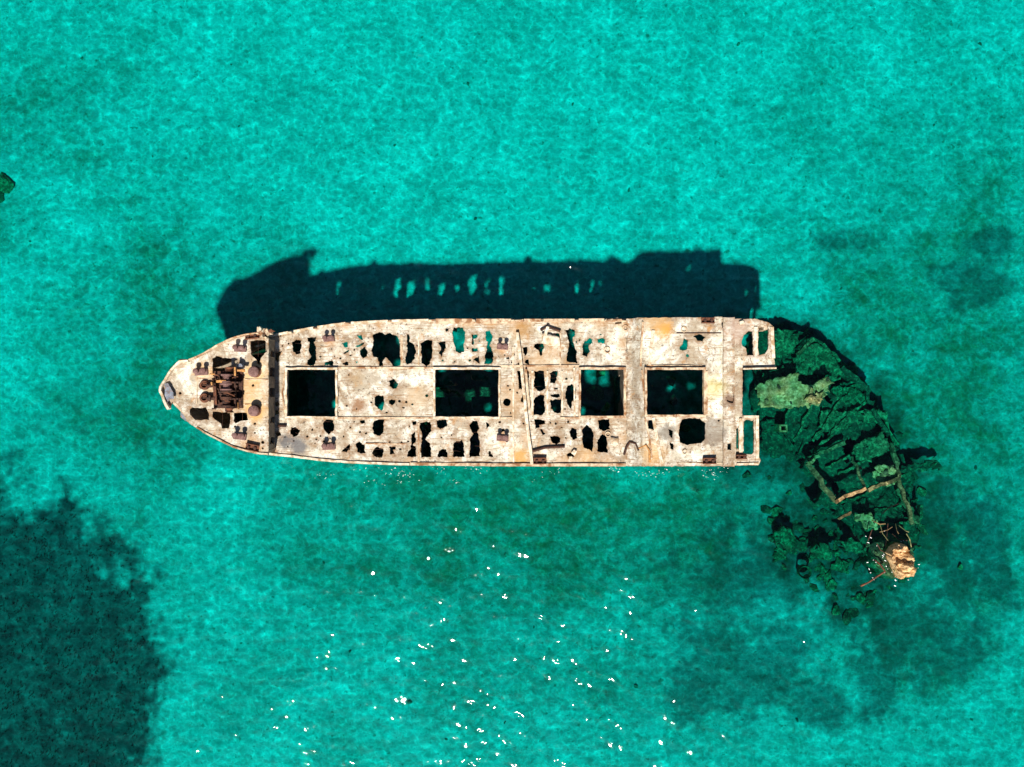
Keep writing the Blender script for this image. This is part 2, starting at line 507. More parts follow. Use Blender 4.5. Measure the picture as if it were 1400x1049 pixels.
# ------------------------------------------------------------------ seabed
def blob(x, y, cx, cy, rx, ry, rot=0.0):
    c, s = math.cos(rot), math.sin(rot)
    dx, dy = x - cx, y - cy
    return 1.0 - np.sqrt(((dx * c + dy * s) / rx) ** 2 + ((-dx * s + dy * c) / ry) ** 2)

ZB = -3.5
def sb(px, py):
    return P(px, py, ZB)
def poly_dist(x, y, poly):
    pts = np.stack([np.ravel(x), np.ravel(y)], 1)
    ins = in_poly(pts, poly)
    d = np.full(len(pts), 1e9)
    for i in range(len(poly)):
        a, b = poly[i], poly[(i + 1) % len(poly)]
        ab = b - a; t = np.clip(((pts - a) @ ab) / (ab @ ab), 0, 1)
        d = np.minimum(d, np.hypot(*(pts - a - t[:, None] * ab).T))
    return np.where(ins, d, -d).reshape(np.shape(x))

def grass_density(x, y):
    """0..1: where seagrass and dark growth cover the sand"""
    k = (CAM_H - ZB) / FPX
    def B(px, py, rx, ry, rot=0):
        c = sb(px, py); return np.clip(blob(x, y, c[0], c[1], rx * k, ry * k, rot) * 2.2, -2, 1)
    w = 0.75 * fbm(x / 5.0, y / 5.0, 4) + 0.30 * fbm(x / 0.9 + 50, y / 0.9, 2)
    bed = np.array([sb(*q) for q in ((-600, 610), (0, 652), (70, 680), (140, 730), (205, 790), (236, 850), (208, 905), (218, 960), (200, 1049), (185, 1300), (-600, 1300))])
    pdist = poly_dist(x, y, bed)
    d = np.clip(0.5 + pdist / 4.2 + w * (0.6 + 0.9 * np.exp(-np.abs(pdist) / 3.5)) + 0.35 * fbm(x / 1.6 + 3, y / 1.6, 3) - 0.55 * np.clip(fbm(x / 3.5 + 8, y / 3.5, 3) - .35, 0, 1) * 2, 0, 0.97)
    sm = np.maximum.reduce([B(1000, 830, 95, 120, -0.3), B(1060, 900, 90, 70), B(985, 770, 60, 60), B(1290, 880, 130, 55, 0.5), B(1210, 900, 70, 60), B(1340, 800, 60, 60),
                            B(1330, 390, 60, 40), B(1160, 330, 60, 20), B(1360, 330, 40, 20), B(1310, 740, 70, 80), B(1000, 930, 120, 60), B(1200, 850, 70, 30), B(1140, 950, 120, 50)])
    d2 = np.clip((sm + w * 1.3 + 0.5 * fbm(x / 1.8, y / 1.8 + 9, 3)) * 0.66, 0, 0.62)
    return np.maximum(d, d2)
WRECK_FIELD = [(1030, 445), (1075, 442), (1130, 470), (1180, 510), (1225, 570), (1250, 630), (1272, 690), (1268, 740), (1245, 790), (1200, 830), (1140, 835),
               (1110, 800), (1060, 770), (1045, 720), (1085, 680), (1050, 660), (990, 650), (1000, 600)]
WF = np.array([sb(*p) for p in WRECK_FIELD])
def sea_z(x, y):
    z = ZB + 0.30 * fbm(x / 16 + 3, y / 16, 2) + 0.10 * fbm(x / 3.2, y / 3.2 + 8, 2)
    # a gentle dip south and south-east of the wreck
    z = z - 0.9 * np.exp(-(((x - 4) / 26) ** 2 + ((y + 16) / 10) ** 2)) - 0.6 * np.exp(-(((x - 30) / 14) ** 2 + ((y + 14) / 22) ** 2))
    near = np.exp(-((x / 70) ** 6)) * np.exp(-((y / 55) ** 6))
    r1 = 1 - np.abs(perlin(x / 0.75 + 0.5 * perlin(x / 2, y / 2), y / 0.75 + 4 + 0.5 * perlin(x / 2 + 9, y / 2)))
    z = z + near * (0.075 * fbm(x / 0.6, y / 0.6 + 70, 2) + 0.10 * (r1 - 0.7)) - 1.3 * np.exp(-(((x + 55) / 16) ** 2 + ((y + 30) / 18) ** 2))
    return z
X = np.concatenate([-np.geomspace(2500, 60, 14)[:-1], np.arange(-56, 56.01, 0.2), np.geomspace(60, 2500, 14)[1:]])
Y = np.concatenate([-np.geomspace(2500, 47, 14)[:-1], np.arange(-43, 43.01, 0.2), np.geomspace(47, 2500, 14)[1:]])
v, f, XX, YY, _ = grid_mesh('seabed', X, Y, sea_z)
me = fast_mesh('seabed', v, f)
gd = grass_density(XX, YY)
pd = poly_dist(XX, YY, WF)
dirt_and_shade = np.clip(0.72 + pd / 3.6 + 0.55 * fbm(XX / 2.2, YY / 2.2, 4), 0, 1) * (pd > -8)
inside = (np.abs(YY - P(0, 537, ZD)[1]) < 6.3) & (XX > -21) & (XX < 20.5)          # shade painted on the hold floor, so sun patches there stay dim
dirt_and_shade = np.maximum(dirt_and_shade, inside * np.clip(0.72 + 0.5 * fbm(XX / 1.5, YY / 1.5 + 20, 3), 0, 0.93))
a = me.attributes.new('growth', 'FLOAT', 'POINT'); a.data.foreach_set('value', gd.ravel().astype(np.float32))
G = lambda cx, cy, rx, ry: np.exp(-(((XX - cx) / rx) ** 2 + ((YY - cy) / ry) ** 2))
tf = np.maximum.reduce([G(4, -13, 26, 9), 0.9 * G(40, -4, 16, 26), 0.75 * G(-34, 2, 12, 14), 0.30 * G(10, -28, 40, 10), 0.35 * G(-45, 22, 12, 14), 0.6 * G(48, 14, 14, 12)])
tf = np.clip(tf * 1.12 + 0.9 * fbm(XX / 8, YY / 8 + 4, 4) * (0.12 + tf * (1.2 - tf)), 0, 1)
a = me.attributes.new('turf', 'FLOAT', 'POINT'); a.data.foreach_set('value', tf.ravel().astype(np.float32))
a = me.attributes.new('silt_and_shade', 'FLOAT', 'POINT'); a.data.foreach_set('value', dirt_and_shade.ravel().astype(np.float32))

def mat_sand():
    n = N('coral_sand')
    c = n.mix(n.ramp(n.noise(0.16, 5, 0.6), (0.36, 0), (0.64, 1)), (0.66, 0.66, 0.60), (0.88, 0.87, 0.82))
    film = n.ramp(n.noise(1.0, 6, 0.70, 0.9), (0.43, 1), (0.56, 0))           # algal film in patches
    c = n.mix(n.math('MULTIPLY', film, n.math('MULTIPLY_ADD', n.attr('turf'), 0.50, 0.42)), c, (0.32, 0.36, 0.29))
    c = n.mix(n.ramp(n.noise(2.4, 4, 0.6, 1.2, off=(4, 8, 1)), (0.55, 0), (0.66, 0.75)), c, (0.90, 0.89, 0.83))
    c = n.mix(n.ramp(n.noise(0.55, 5, 0.7, off=(70, 1, 0)), (0.58, 0), (0.76, 0.7)), c, (0.20, 0.23, 0.16))
    c = n.mix(n.ramp(n.noise(1.9, 4, 0.6, off=(20, 61, 0)), (0.62, 0), (0.70, 0.75)), c, (0.15, 0.18, 0.12))
    c = n.mix(n.math('MULTIPLY', n.attr('turf'), n.ramp(n.noise(0.6, 6, 0.7, 0.5, off=(9, 9, 0)), (0.34, 1.0), (0.66, 0.45))), c, (0.14, 0.195, 0.095))
    g = n.math('MULTIPLY', n.attr('growth'), n.ramp(n.noise(0.8, 4, 0.6, 0.6), (0.36, 1), (0.66, 0.82)))
    c = n.mix(g, c, (0.022, 0.046, 0.048))
    c = n.mix(n.math('MULTIPLY', n.attr('silt_and_shade'), n.ramp(n.noise(0.9, 6, 0.7), (0.36, 1), (0.68, 0.55))), c, (0.05, 0.062, 0.038))
    return n.done(c, 0.95, n.bump(n.noise(3.0, 5, 0.7), 0.8, 0.10), 0.1)
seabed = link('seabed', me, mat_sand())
seabed['kind'] = 'structure'

# ------------------------------------------------------------------ water
def wave_z(x, y):
    rg = np.random.default_rng(3); z = 0 * x
    wx = x + 0.5 * perlin(x / 3.1, y / 3.1 + 5); wy = y + 0.5 * perlin(x / 3.1 + 40, y / 3.1)
    for i in range(72):
        lam = 0.60 * 2 ** rg.uniform(0, 1.9); an = rg.normal(math.radians(74), 0.48); k = 2 * math.pi / lam
        z = z + 0.0034 * lam * np.sin(k * (wx * math.cos(an) + wy * math.sin(an)) + rg.uniform(0, 6.28))
    gust = 0.45 + 0.85 * np.clip(0.5 + 0.9 * fbm(x / 6, y / 6 + 30, 4), 0, 1)
    return z * gust * np.exp(-((x / 60) ** 8)) * np.exp(-((y / 46) ** 8))
X = np.concatenate([-np.geomspace(2400, 60, 12)[:-1], np.arange(-56, 56.01, 0.14), np.geomspace(60, 2400, 12)[1:]])
Y = np.concatenate([-np.geomspace(2400, 47, 12)[:-1], np.arange(-43, 43.01, 0.14), np.geomspace(47, 2400, 12)[1:]])
v, f, XX, YY, idx = grid_mesh('water', X, Y, wave_z)
rim = np.concatenate([idx[0, :-1], idx[:-1, -1], idx[-1, :0:-1], idx[:0:-1, 0]])
k = len(v)
low = v[rim].copy(); low[:, 2] = -9.0
v = np.concatenate([v, low]); m = len(rim)
side = np.array([(rim[i], k + i, k + (i + 1) % m, rim[(i + 1) % m]) for i in range(m)])
corner = [k, k + len(X) - 1, k + len(X) + len(Y) - 2, k + 2 * len(X) + len(Y) - 3]
bot = np.array([[k + i for i in (0, m // 2)]])
# bottom: a fan of quads between opposite rim points
nX, nY = len(X) - 1, len(Y) - 1
bq = [(corner[0], corner[3], corner[2], corner[1])]
me = bpy.data.meshes.new('water')
fl = np.concatenate([f, side, np.array(bq)])
me = fast_mesh('water', v, fl)
def mat_water():
    n = N('clear_sea_water')
    t = n.t; t.nodes.remove(n.b)
    va = n.node('ShaderNodeVolumeAbsorption'); va.inputs['Density'].default_value = 1.0
    va.inputs['Color'].default_value = (0.05, 0.974, 0.967, 1)
    n.l(va.outputs[0], n.out.inputs['Volume'])
    # caustics painted into the surface transparency: clear lines between dimmer cells
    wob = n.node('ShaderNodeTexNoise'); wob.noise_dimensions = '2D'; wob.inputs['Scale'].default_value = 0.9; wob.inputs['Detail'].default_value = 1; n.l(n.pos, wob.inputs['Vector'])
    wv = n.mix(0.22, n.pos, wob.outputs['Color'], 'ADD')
    def painted_caustics(sc, dim, off):
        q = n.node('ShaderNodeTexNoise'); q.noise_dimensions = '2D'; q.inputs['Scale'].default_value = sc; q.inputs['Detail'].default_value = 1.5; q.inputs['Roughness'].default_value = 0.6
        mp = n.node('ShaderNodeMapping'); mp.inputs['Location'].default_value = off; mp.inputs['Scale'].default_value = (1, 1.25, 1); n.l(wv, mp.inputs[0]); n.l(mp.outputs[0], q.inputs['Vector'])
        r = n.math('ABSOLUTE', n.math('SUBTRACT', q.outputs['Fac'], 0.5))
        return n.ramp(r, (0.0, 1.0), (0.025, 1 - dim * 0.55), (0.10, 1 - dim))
    def painted_streaks(dim):  # light and dark of wavelets painted into the transparency, stronger to the south
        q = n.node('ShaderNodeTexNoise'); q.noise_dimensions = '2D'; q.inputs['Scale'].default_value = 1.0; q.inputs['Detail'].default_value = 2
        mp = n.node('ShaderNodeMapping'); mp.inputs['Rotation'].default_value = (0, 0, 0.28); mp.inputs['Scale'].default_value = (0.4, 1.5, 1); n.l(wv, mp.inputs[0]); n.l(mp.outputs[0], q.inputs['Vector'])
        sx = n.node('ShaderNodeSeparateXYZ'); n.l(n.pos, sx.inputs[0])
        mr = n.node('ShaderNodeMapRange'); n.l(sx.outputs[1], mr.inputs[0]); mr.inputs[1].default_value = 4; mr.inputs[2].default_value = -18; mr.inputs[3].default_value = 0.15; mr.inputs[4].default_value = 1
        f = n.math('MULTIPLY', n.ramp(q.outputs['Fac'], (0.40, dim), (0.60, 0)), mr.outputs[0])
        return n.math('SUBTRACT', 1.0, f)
    tint = n.mix(1.0, painted_caustics(0.52, 0.25, (3, 1, 0)), painted_caustics(1.25, 0.25, (13, 41, 0)), 'MULTIPLY')
    tint = n.mix(1.0, tint, painted_streaks(0.13), 'MULTIPLY')
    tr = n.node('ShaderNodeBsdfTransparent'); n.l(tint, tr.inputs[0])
    gl = n.node('ShaderNodeBsdfGlossy'); gl.inputs['Roughness'].default_value = 0.042
    nor = n.geo.outputs['Normal']
    dt = n.node('ShaderNodeVectorMath', operation='DOT_PRODUCT'); n.l(nor, dt.inputs[0]); n.l(n.geo.outputs['Incoming'], dt.inputs[1])
    ca = n.math('ABSOLUTE', dt.outputs['Value'])
    sch = n.math('ADD', 0.02, n.math('MULTIPLY', 0.98, n.math('POWER', n.math('SUBTRACT', 1.0, ca), 5.0)))   # Schlick, both sides alike
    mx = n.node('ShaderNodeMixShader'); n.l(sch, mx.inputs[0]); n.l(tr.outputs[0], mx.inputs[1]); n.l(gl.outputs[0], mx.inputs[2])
    n.l(mx.outputs[0], n.out.inputs['Surface'])
    return n.m
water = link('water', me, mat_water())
water['kind'] = 'structure'

# ================================================================== the shipwreck
SHIP = empty('shipwreck', (0, -0.85, ZB))
tag(SHIP, 'long pale rust-stained concrete ship hull with holed deck and open hatches', 'shipwreck')

# --- outlines, photograph pixels on their own level
N_EDGE = [(366, 459), (400, 452.5), (430, 447), (470, 441.5), (520, 438.5), (580, 437), (700, 437), (825, 436.5), (857, 436.5)]
S_EDGE = [(366, 621.5), (400, 625), (440, 630), (480, 633), (540, 635.5), (700, 637), (800, 637), (857, 637)]
NE = [P(*p, ZD) for p in N_EDGE]; SE = [P(*p, ZD) for p in S_EDGE]
XB = P(366, 0, ZD)[0]                       # forecastle break
XPF = P(857, 0, ZD)[0]                      # front of the stern deck

main_out = NE + SE[::-1]
# poop front / rear on its own level
XQ0 = XPF + 0.02
def zst(x):
    t = min(1.0, max(0.0, (x - XPF) / 1.6)); return ZD + (ZP - ZD) * t * t * (3 - 2 * t)
p_n = [(XQ0, P(0, 435.5, ZD)[1]), (XQ0 + 0.8, P(0, 435, 5.3)[1]), (XQ0 + 1.6, P(0, 434.5, ZP)[1]), (P(1004, 0, ZP)[0], P(0, 433.5, ZP)[1])]
p_s = [(XQ0, P(0, 637.5, ZD)[1]), (XQ0 + 0.8, P(0, 637.5, 5.3)[1]), (XQ0 + 1.6, P(0, 637.5, ZP)[1]), (P(1004, 0, ZP)[0], P(0, 637.5, ZP)[1])]

HM = []      # holes in the main deck
def hm(zf, *polys):
    for q in polys:
        HM.append(roughen(zf(q, ZD), 0.09, 0.085, len(HM) * 3.1))
def hc(px, py, r):
    c = P(px, py, ZD); HM.append(roughen(circ(c, r * 0.065), 0.11, 0.03, len(HM)))
hm(Z2, [(190, 225), (215, 212), (245, 215), (250, 260), (240, 300), (215, 310), (195, 290)],
   [(290, 200), (340, 195), (345, 210), (330, 225), (345, 270), (348, 340), (330, 385), (285, 375), (290, 345), (310, 320), (295, 285), (300, 240)],
   [(510, 235), (545, 232), (548, 255), (530, 262)], [(610, 185), (640, 180), (650, 215), (635, 212)],
   [(600, 258), (660, 225), (655, 240), (625, 265)], [(630, 285), (660, 255), (678, 290), (675, 325), (650, 332), (635, 318)],
   [(398, 365), (435, 345), (460, 360), (455, 380), (400, 380)], [(515, 365), (545, 352), (558, 365), (550, 380), (515, 378)],
   [(600, 360), (622, 350), (615, 370)], [(520, 298), (560, 283), (558, 297), (525, 307)],
   [(712, 180), (760, 165), (790, 180), (830, 170), (865, 185), (887, 215), (890, 290), (895, 350), (890, 385), (850, 385), (820, 350), (800, 330), (780, 345), (780, 380), (755, 380), (750, 330), (712, 320)],
   [(820, 480), (850, 468), (882, 500), (870, 530), (845, 535), (825, 515)],
   [(722, 590), (745, 577), (788, 580), (790, 640), (770, 678), (750, 660), (730, 640)],
   [(818, 605), (840, 598), (860, 605), (860, 625), (840, 642), (820, 630)],
   [(630, 740), (655, 735), (662, 750), (650, 762), (630, 758)],
   [(720, 750), (750, 730), (785, 740), (785, 820), (760, 845), (720, 830), (710, 790)],
   [(178, 785), (215, 780), (237, 805), (225, 835), (195, 848), (180, 820)],
   [(388, 760), (410, 735), (450, 738), (462, 770), (455, 810), (430, 832), (405, 815), (390, 790)],
   [(510, 940), (540, 915), (560, 890), (562, 930), (540, 948)],
   [(605, 890), (625, 875), (660, 905), (667, 950), (640, 955), (610, 945)],
   [(715, 935), (740, 912), (780, 920), (785, 960), (770, 985), (735, 980), (712, 960)],
   [(820, 915), (860, 910), (865, 925), (845, 935), (865, 955), (825, 960)],
   [(70, 295), (122, 291), (112, 312), (95, 360), (80, 355)], [(60, 620), (95, 615), (105, 640), (80, 650)],
   [(65, 680), (95, 675), (105, 698), (75, 702)], [(78, 822), (110, 818), (120, 838), (90, 848)], [(50, 930), (72, 926), (76, 945), (56, 950)])
hm(Z3, [(78, 175), (92, 178), (95, 225), (130, 250), (135, 300), (120, 350), (80, 375), (65, 360), (78, 290)],
   [(165, 235), (205, 215), (240, 215), (243, 300), (230, 370), (205, 385), (175, 360), (172, 300)],
   [(280, 230), (330, 222), (333, 265), (310, 300), (300, 325), (285, 300), (300, 270)],
   [(375, 150), (390, 132), (440, 132), (457, 165), (450, 290), (425, 298), (395, 285), (385, 230), (375, 190)],
   [(500, 180), (540, 180), (535, 200), (515, 205), (512, 250), (500, 240)], [(502, 270), (540, 268), (540, 288), (505, 295)],
   [(510, 340), (550, 315), (552, 368), (535, 360)],
   [(590, 160), (615, 150), (635, 190), (630, 225), (615, 250), (635, 290), (640, 350), (630, 370), (585, 372), (590, 300), (600, 250), (592, 200)],
   [(725, 330), (748, 320), (745, 338), (728, 342)], [(110, 745), (138, 742), (136, 765), (115, 768)],
   [(105, 830), (130, 812), (135, 880), (118, 895), (135, 905), (135, 980), (75, 975), (85, 940), (100, 930), (106, 885)],
   [(162, 755), (235, 745), (238, 800), (205, 850), (200, 865), (230, 890), (240, 980), (170, 978), (172, 870), (178, 840), (162, 790)],
   [(275, 735), (335, 732), (338, 780), (310, 795), (275, 785)], [(283, 945), (310, 922), (335, 930), (342, 978), (280, 978)],
   [(380, 885), (415, 870), (440, 865), (450, 900), (452, 978), (380, 975)],
   [(490, 760), (510, 738), (540, 742), (545, 800), (535, 825), (555, 870), (553, 970), (490, 978), (488, 870), (508, 830), (490, 780)],
   [(595, 745), (614, 770), (595, 792)], [(695, 795), (718, 793), (718, 808), (700, 810)],
   [(605, 945), (620, 935), (640, 965), (640, 980), (612, 975)])
hm(Z4, [(195, 238), (250, 240), (255, 260), (240, 320), (215, 290), (195, 260)],
   [(398, 160), (425, 138), (455, 150), (458, 180), (440, 195), (455, 240), (470, 290), (470, 365), (402, 360), (405, 310), (420, 260), (410, 200)],
   [(508, 240), (550, 205), (575, 210), (572, 230), (550, 250), (555, 290), (530, 325), (508, 310)],
   [(605, 210), (635, 197), (658, 215), (655, 238), (610, 235)],
   [(120, 265), (145, 262), (152, 300), (130, 320)], [(130, 340), (160, 345), (160, 375), (135, 370)], [(83, 365), (107, 362), (102, 382)],
   [(85, 418), (115, 418), (120, 480), (122, 535), (88, 535)], [(140, 420), (158, 420), (158, 490), (145, 480)],
   [(195, 420), (255, 415), (262, 480), (265, 535), (220, 548), (192, 520)], [(295, 430), (320, 418), (348, 420), (340, 450), (325, 500), (300, 498)],
   [(320, 525), (347, 525), (347, 542), (322, 542)], [(298, 568), (360, 568), (358, 586), (300, 586)],
   [(300, 605), (368, 605), (366, 690), (325, 690), (300, 660)], [(195, 590), (230, 570), (258, 575), (262, 690), (230, 705), (182, 700), (190, 650)],
   [(113, 570), (132, 572), (132, 625), (108, 620)], [(395, 545), (415, 510), (440, 502), (462, 520), (465, 600), (435, 625), (432, 662), (410, 640), (398, 590)],
   [(195, 740), (215, 730), (265, 740), (262, 760), (225, 765), (225, 790), (200, 795)], [(230, 800), (247, 800), (264, 828), (246, 834)],
   [(300, 845), (325, 838), (360, 850), (362, 880), (335, 898), (305, 880)], [(422, 810), (440, 790), (470, 800), (473, 850), (450, 865), (425, 850)],
   [(505, 800), (535, 770), (560, 785), (577, 820), (578, 890), (577, 920), (570, 945), (520, 920), (505, 860)],
   [(612, 735), (682, 735), (684, 800), (640, 808), (612, 790)], [(605, 860), (635, 828), (660, 840), (670, 890), (672, 950), (605, 945)],
   [(400, 960), (430, 950), (455, 975), (420, 985)])
hc(693, 550, 5.3); hc(583.6, 541, 2.0); hc(555, 550, 1.6); hc(611, 451, 2.2); hc(762, 458, 2.8); hc(432, 601, 1.4); hc(420, 597, 1.3); hc(492, 591, 1.4); hc(474, 555, 1.3)

_big = list(HM)
_r = random.Random(77)
while len(HM) < len(_big) + 70:
    h_ = _r.choice(_big); i_ = _r.randrange(len(h_)); x_, y_ = h_[i_][0] + _r.gauss(0, .7), h_[i_][1] + _r.gauss(0, .7)
    if not (XB + 1 < x_ < XPF - .5) or abs(y_ - P(0, 537, ZD)[1]) > 5.3: continue
    if abs(y_ - P(0, 502, ZD)[1]) < .35 or abs(y_ - P(0, 571, ZD)[1]) < .35: continue
    if min(np.hypot(*(q - (x_, y_)).T).min() for q in HM) < .25: continue
    if any(in_poly([(x_, y_)], q)[0] for q in _big): continue
    HM.append(roughen(circ((x_, y_), _r.uniform(.05, .13), 7, _r.uniform(.05, .13)), 0.08, 0.03, x_))
HATCH = [(393.5, 505.5, 459, 569), (595.5, 505.5, 681.5, 569.5), (794, 505.5, 852.5, 568.5)]
def rect(h, z, grow=0.0):
    a = P(h[0], h[1], z); b = P(h[2], h[3], z)
    return [(a[0] - grow, a[1] + grow), (b[0] + grow, a[1] + grow), (b[0] + grow, b[1] - grow), (a[0] - grow, b[1] - grow)]
for h in HATCH:
    HM.append(roughen(rect(h, ZD), 0.2, 0.02, h[0]))

def relief(u, v, z):
    return z + 0.05 * float(fbm(u / 2.5, v / 2.5, 2)) + 0.018 * float(perlin(u / 0.5, v / 0.5))
# the thin deck bits that two holes pinch off are kept, the rest is cut
slab('main_deck', roughen(main_out, 0.16, 0.035), HM, lambda u, v: (u, v, relief(u, v, ZD)), lambda u, v: (u, v, ZD - 0.20), M_DECK, SHIP, 0.3)

# --- hull sides: plates in (distance along the edge, height)
def path(pts):
    p = np.array(pts, float); d = np.concatenate([[0], np.cumsum(np.hypot(*(p[1:] - p[:-1]).T))])
    return p, d
def along(p, d, s):
    x = np.interp(s, d, p[:, 0]); y = np.interp(s, d, p[:, 1])
    x2 = np.interp(min(s + 0.1, d[-1]), d, p[:, 0]); y2 = np.interp(min(s + 0.1, d[-1]), d, p[:, 1])
    x1 = np.interp(max(s - 0.1, 0), d, p[:, 0]); y1 = np.interp(max(s - 0.1, 0), d, p[:, 1])
    L = math.hypot(x2 - x1, y2 - y1) or 1
    return x, y, (x2 - x1) / L, (y2 - y1) / L
YMID = P(0, 537, ZD)[1]
def side_plate(name, edge, holes, z1, inward, parent, z0=-3.9, inset=0.12, th=0.22, flare=None, notch=None):
    p, d = path(edge)
    def at(s, z, off):
        x, y, tx, ty = along(p, d, s)
        nx, ny = -ty * inward, tx * inward
        x += nx * off; y += ny * off
        if flare:
            k = flare(s, z, d[-1]); x, y = x + (k[0] - x) * k[2], y + (k[1] - y) * k[2]
        return (x, y, z)
    if callable(z1):
        out = [(0, z0), (d[-1], z0)] + [(s_, z1(along(p, d, s_)[0])) for s_ in np.linspace(d[-1], 0, 14)]
    else:
        out = [(0, z0), (d[-1], z0), (d[-1], z1), (0, z1)]
    hs = [roughen(h, 0.13, 0.20, 3 * i) for i, h in enumerate(holes)]
    return slab(name, roughen(out, 0.3, 0.0), hs, lambda u, v: at(u, v, inset), lambda u, v: at(u, v, inset + th), M_HULL, parent, 0.5)

def hull_holes(rng, L, z0, z1, bay, chance, skip=()):
    hs = []
    for i in range(int(L / bay)):
        if rng.random() > chance or any(a < i * bay < b for a, b in skip):
            continue
        c = (i + 0.5) * bay; w = rng.uniform(0.30, 0.56); a = rng.uniform(z0, z0 + 0.9); b = rng.uniform(z1 - 1.0, z1)
        hs.append([(c - w * rng.uniform(.6, 1), a), (c + w * rng.uniform(.6, 1), a + rng.uniform(-.1, .3)), (c + w, (a + b) / 2), (c + w * rng.uniform(.5, 1), b), (c - w * rng.uniform(.5, 1), b - rng.uniform(0, .4)), (c - w, (a + b) / 2)])
    return hs
r1 = random.Random(4)
nl = path(NE)[1][-1]; sl = path(SE)[1][-1]
side_plate('hull_side', NE, hull_holes(r1, nl, 0.35, 3.5, 1.5, 0.72), ZD - 0.21, -1, SHIP)
side_plate('hull_side', SE, hull_holes(r1, sl, 1.1, 3.4, 1.5, 0.35), ZD - 0.21, 1, SHIP)
# stern part of the hull, up to the raised stern deck and on to the broken end
XE_N, XE_S = P(1030, 0, ZD)[0], P(1030, 0, ZD)[0]
hx = XPF
PN = [(x, y - 0.10) for x, y in p_n]
PS = [(x, y + 0.12) for x, y in p_s]
def win(c, z, w, h): return [(c - w, z - h), (c + w, z - h * .9), (c + w * .9, z + h), (c - w * .8, z + h * .9)]
side_plate('stern_hull_side', PN, [win(14.6 - hx, 4.2, .5, .8), win(16.1 - hx, 4.0, .45, .5), win(16.3 - hx, 2.4, .3, .7), win(18.5 - hx, 4.5, .4, .4), win(13.0 - hx, 1.6, .4, .9)], lambda x: zst(x) - 0.21, -1, SHIP)
side_plate('stern_hull_side', PS, [win(14.5 - hx, 4.9, .4, .4), win(16.5 - hx, 5.0, .4, .4), win(18.5 - hx, 2.0, .5, .8)], lambda x: zst(x) - 0.21, 1, SHIP)
_k = ZD - 0.22
side_plate('stern_hull_side', [(p_n[-1][0] + 0.02, p_n[-1][1] - 0.10), (P(1040, 0, _k)[0], P(0, 440, _k)[1]), (P(1054, 0, _k)[0], P(0, 446, _k)[1])], [win(2.9, 1.0, .35, .7)], ZD - 0.23, -1, SHIP)
side_plate('stern_hull_side', [(p_s[-1][0] + 0.02, p_s[-1][1] + 0.10), (P(1036, 0, ZD)[0], p_s[-1][1] + 0.25)], [win(1.2, 1.4, .5, 1.2)], ZD - 0.23, 1, SHIP)

# --- transverse frames: deck beam and side ribs, one part each
def edge_y(edge, x):
    p = np.array(edge); return float(np.interp(x, p[:, 0], p[:, 1]))
hx_iv = [(P(h[0], 0, ZD)[0] - 0.1, P(h[2], 0, ZD)[0] + 0.1) for h in HATCH]
gy_n, gy_s = P(0, 503, ZD)[1], P(0, 571.5, ZD)[1]
for px in (415.5, 437, 461, 482, 504, 549.5, 571, 594, 615.5, 638.5, 659.5, 682, 727.5, 749, 770.5, 792, 814, 836):
    x = P(px, 0, ZD)[0]
    if any(abs(x - c) < 0.2 for c in ()):
        continue
    yn, ys = edge_y(NE, x) - 0.36, edge_y(SE, x) + 0.36
    if any(a < x < b for a, b in hx_iv):
        spans = ((yn, gy_n + 0.16), (gy_s - 0.16, ys))
    else:
        spans = ((yn, ys),)
    for a, b in spans:
        m = MB(); m.box((x, (a + b) / 2, ZD - 0.42), (0.26, a - b, 0.42), jit=0.02); m.build('deck_beam', M_INNER, SHIP)
    for y in (yn - 0.16, ys + 0.16):
        m = MB(); m.box((x, y, 0.05), (0.24, 0.32, 7.6)); m.build('hull_rib', M_INNER, SHIP)
# hatch-side girders under the deck and the sunken keel girders
for y in (gy_n, gy_s):
    m = MB(); m.box(((XB + XPF) / 2, y, ZD - 0.50), (XPF - XB - 0.6, 0.30, 0.56), jit=0.01); m.build('girder', M_INNER, SHIP)
m = MB(); m.beam((P(575, 0, 0)[0], YMID, -2.1), (P(715, 0, 0)[0], YMID, -2.2), 0.9, 1.2, 0.05, 14); m.build('keel_girder', M_ALGD, SHIP)
for px in (585, 640, 730):
    x = P(px, 0, -2.3)[0]; m = MB(); m.beam((x, YMID - 5.6, -2.5), (x, YMID + 5.6, -2.5), 0.6, 0.9, 0.05, 8); m.build('floor_frame', M_ALGD, SHIP)

# --- bulkheads
def bulkhead(x, yn, ys, z0, z1, holes, mat, name='bulkhead', th=0.2):
    out = roughen([(ys, z0), (yn, z0), (yn, z1), (ys, z1)], 0.3, 0.0)
    return slab(name, out, [roughen(h, 0.15, 0.06, i * 5 + x) for i, h in enumerate(holes)], lambda u, v: (x + th, u, v), lambda u, v: (x, u, v), mat, SHIP, 0.5)
bulkhead(P(704, 0, ZD)[0], edge_y(NE, 0) - 0.4, edge_y(SE, 0) + 0.4, -3.8, ZD - 0.22, [[(-2, -2), (0, -2.2), (0.2, 1.5), (-1.8, 1.2)], [(2.2, 0.5), (3.6, 0.3), (3.4, 2.6), (2.4, 2.4)]], M_INNER)
bulkhead(XPF - 0.24, p_n[0][1] - 0.4, p_s[0][1] + 0.4, -3.8, ZD - 0.22, [[(-2, -2), (0.5, -2.2), (0.8, 1.5), (-1.8, 1.2)]], M_INNER)
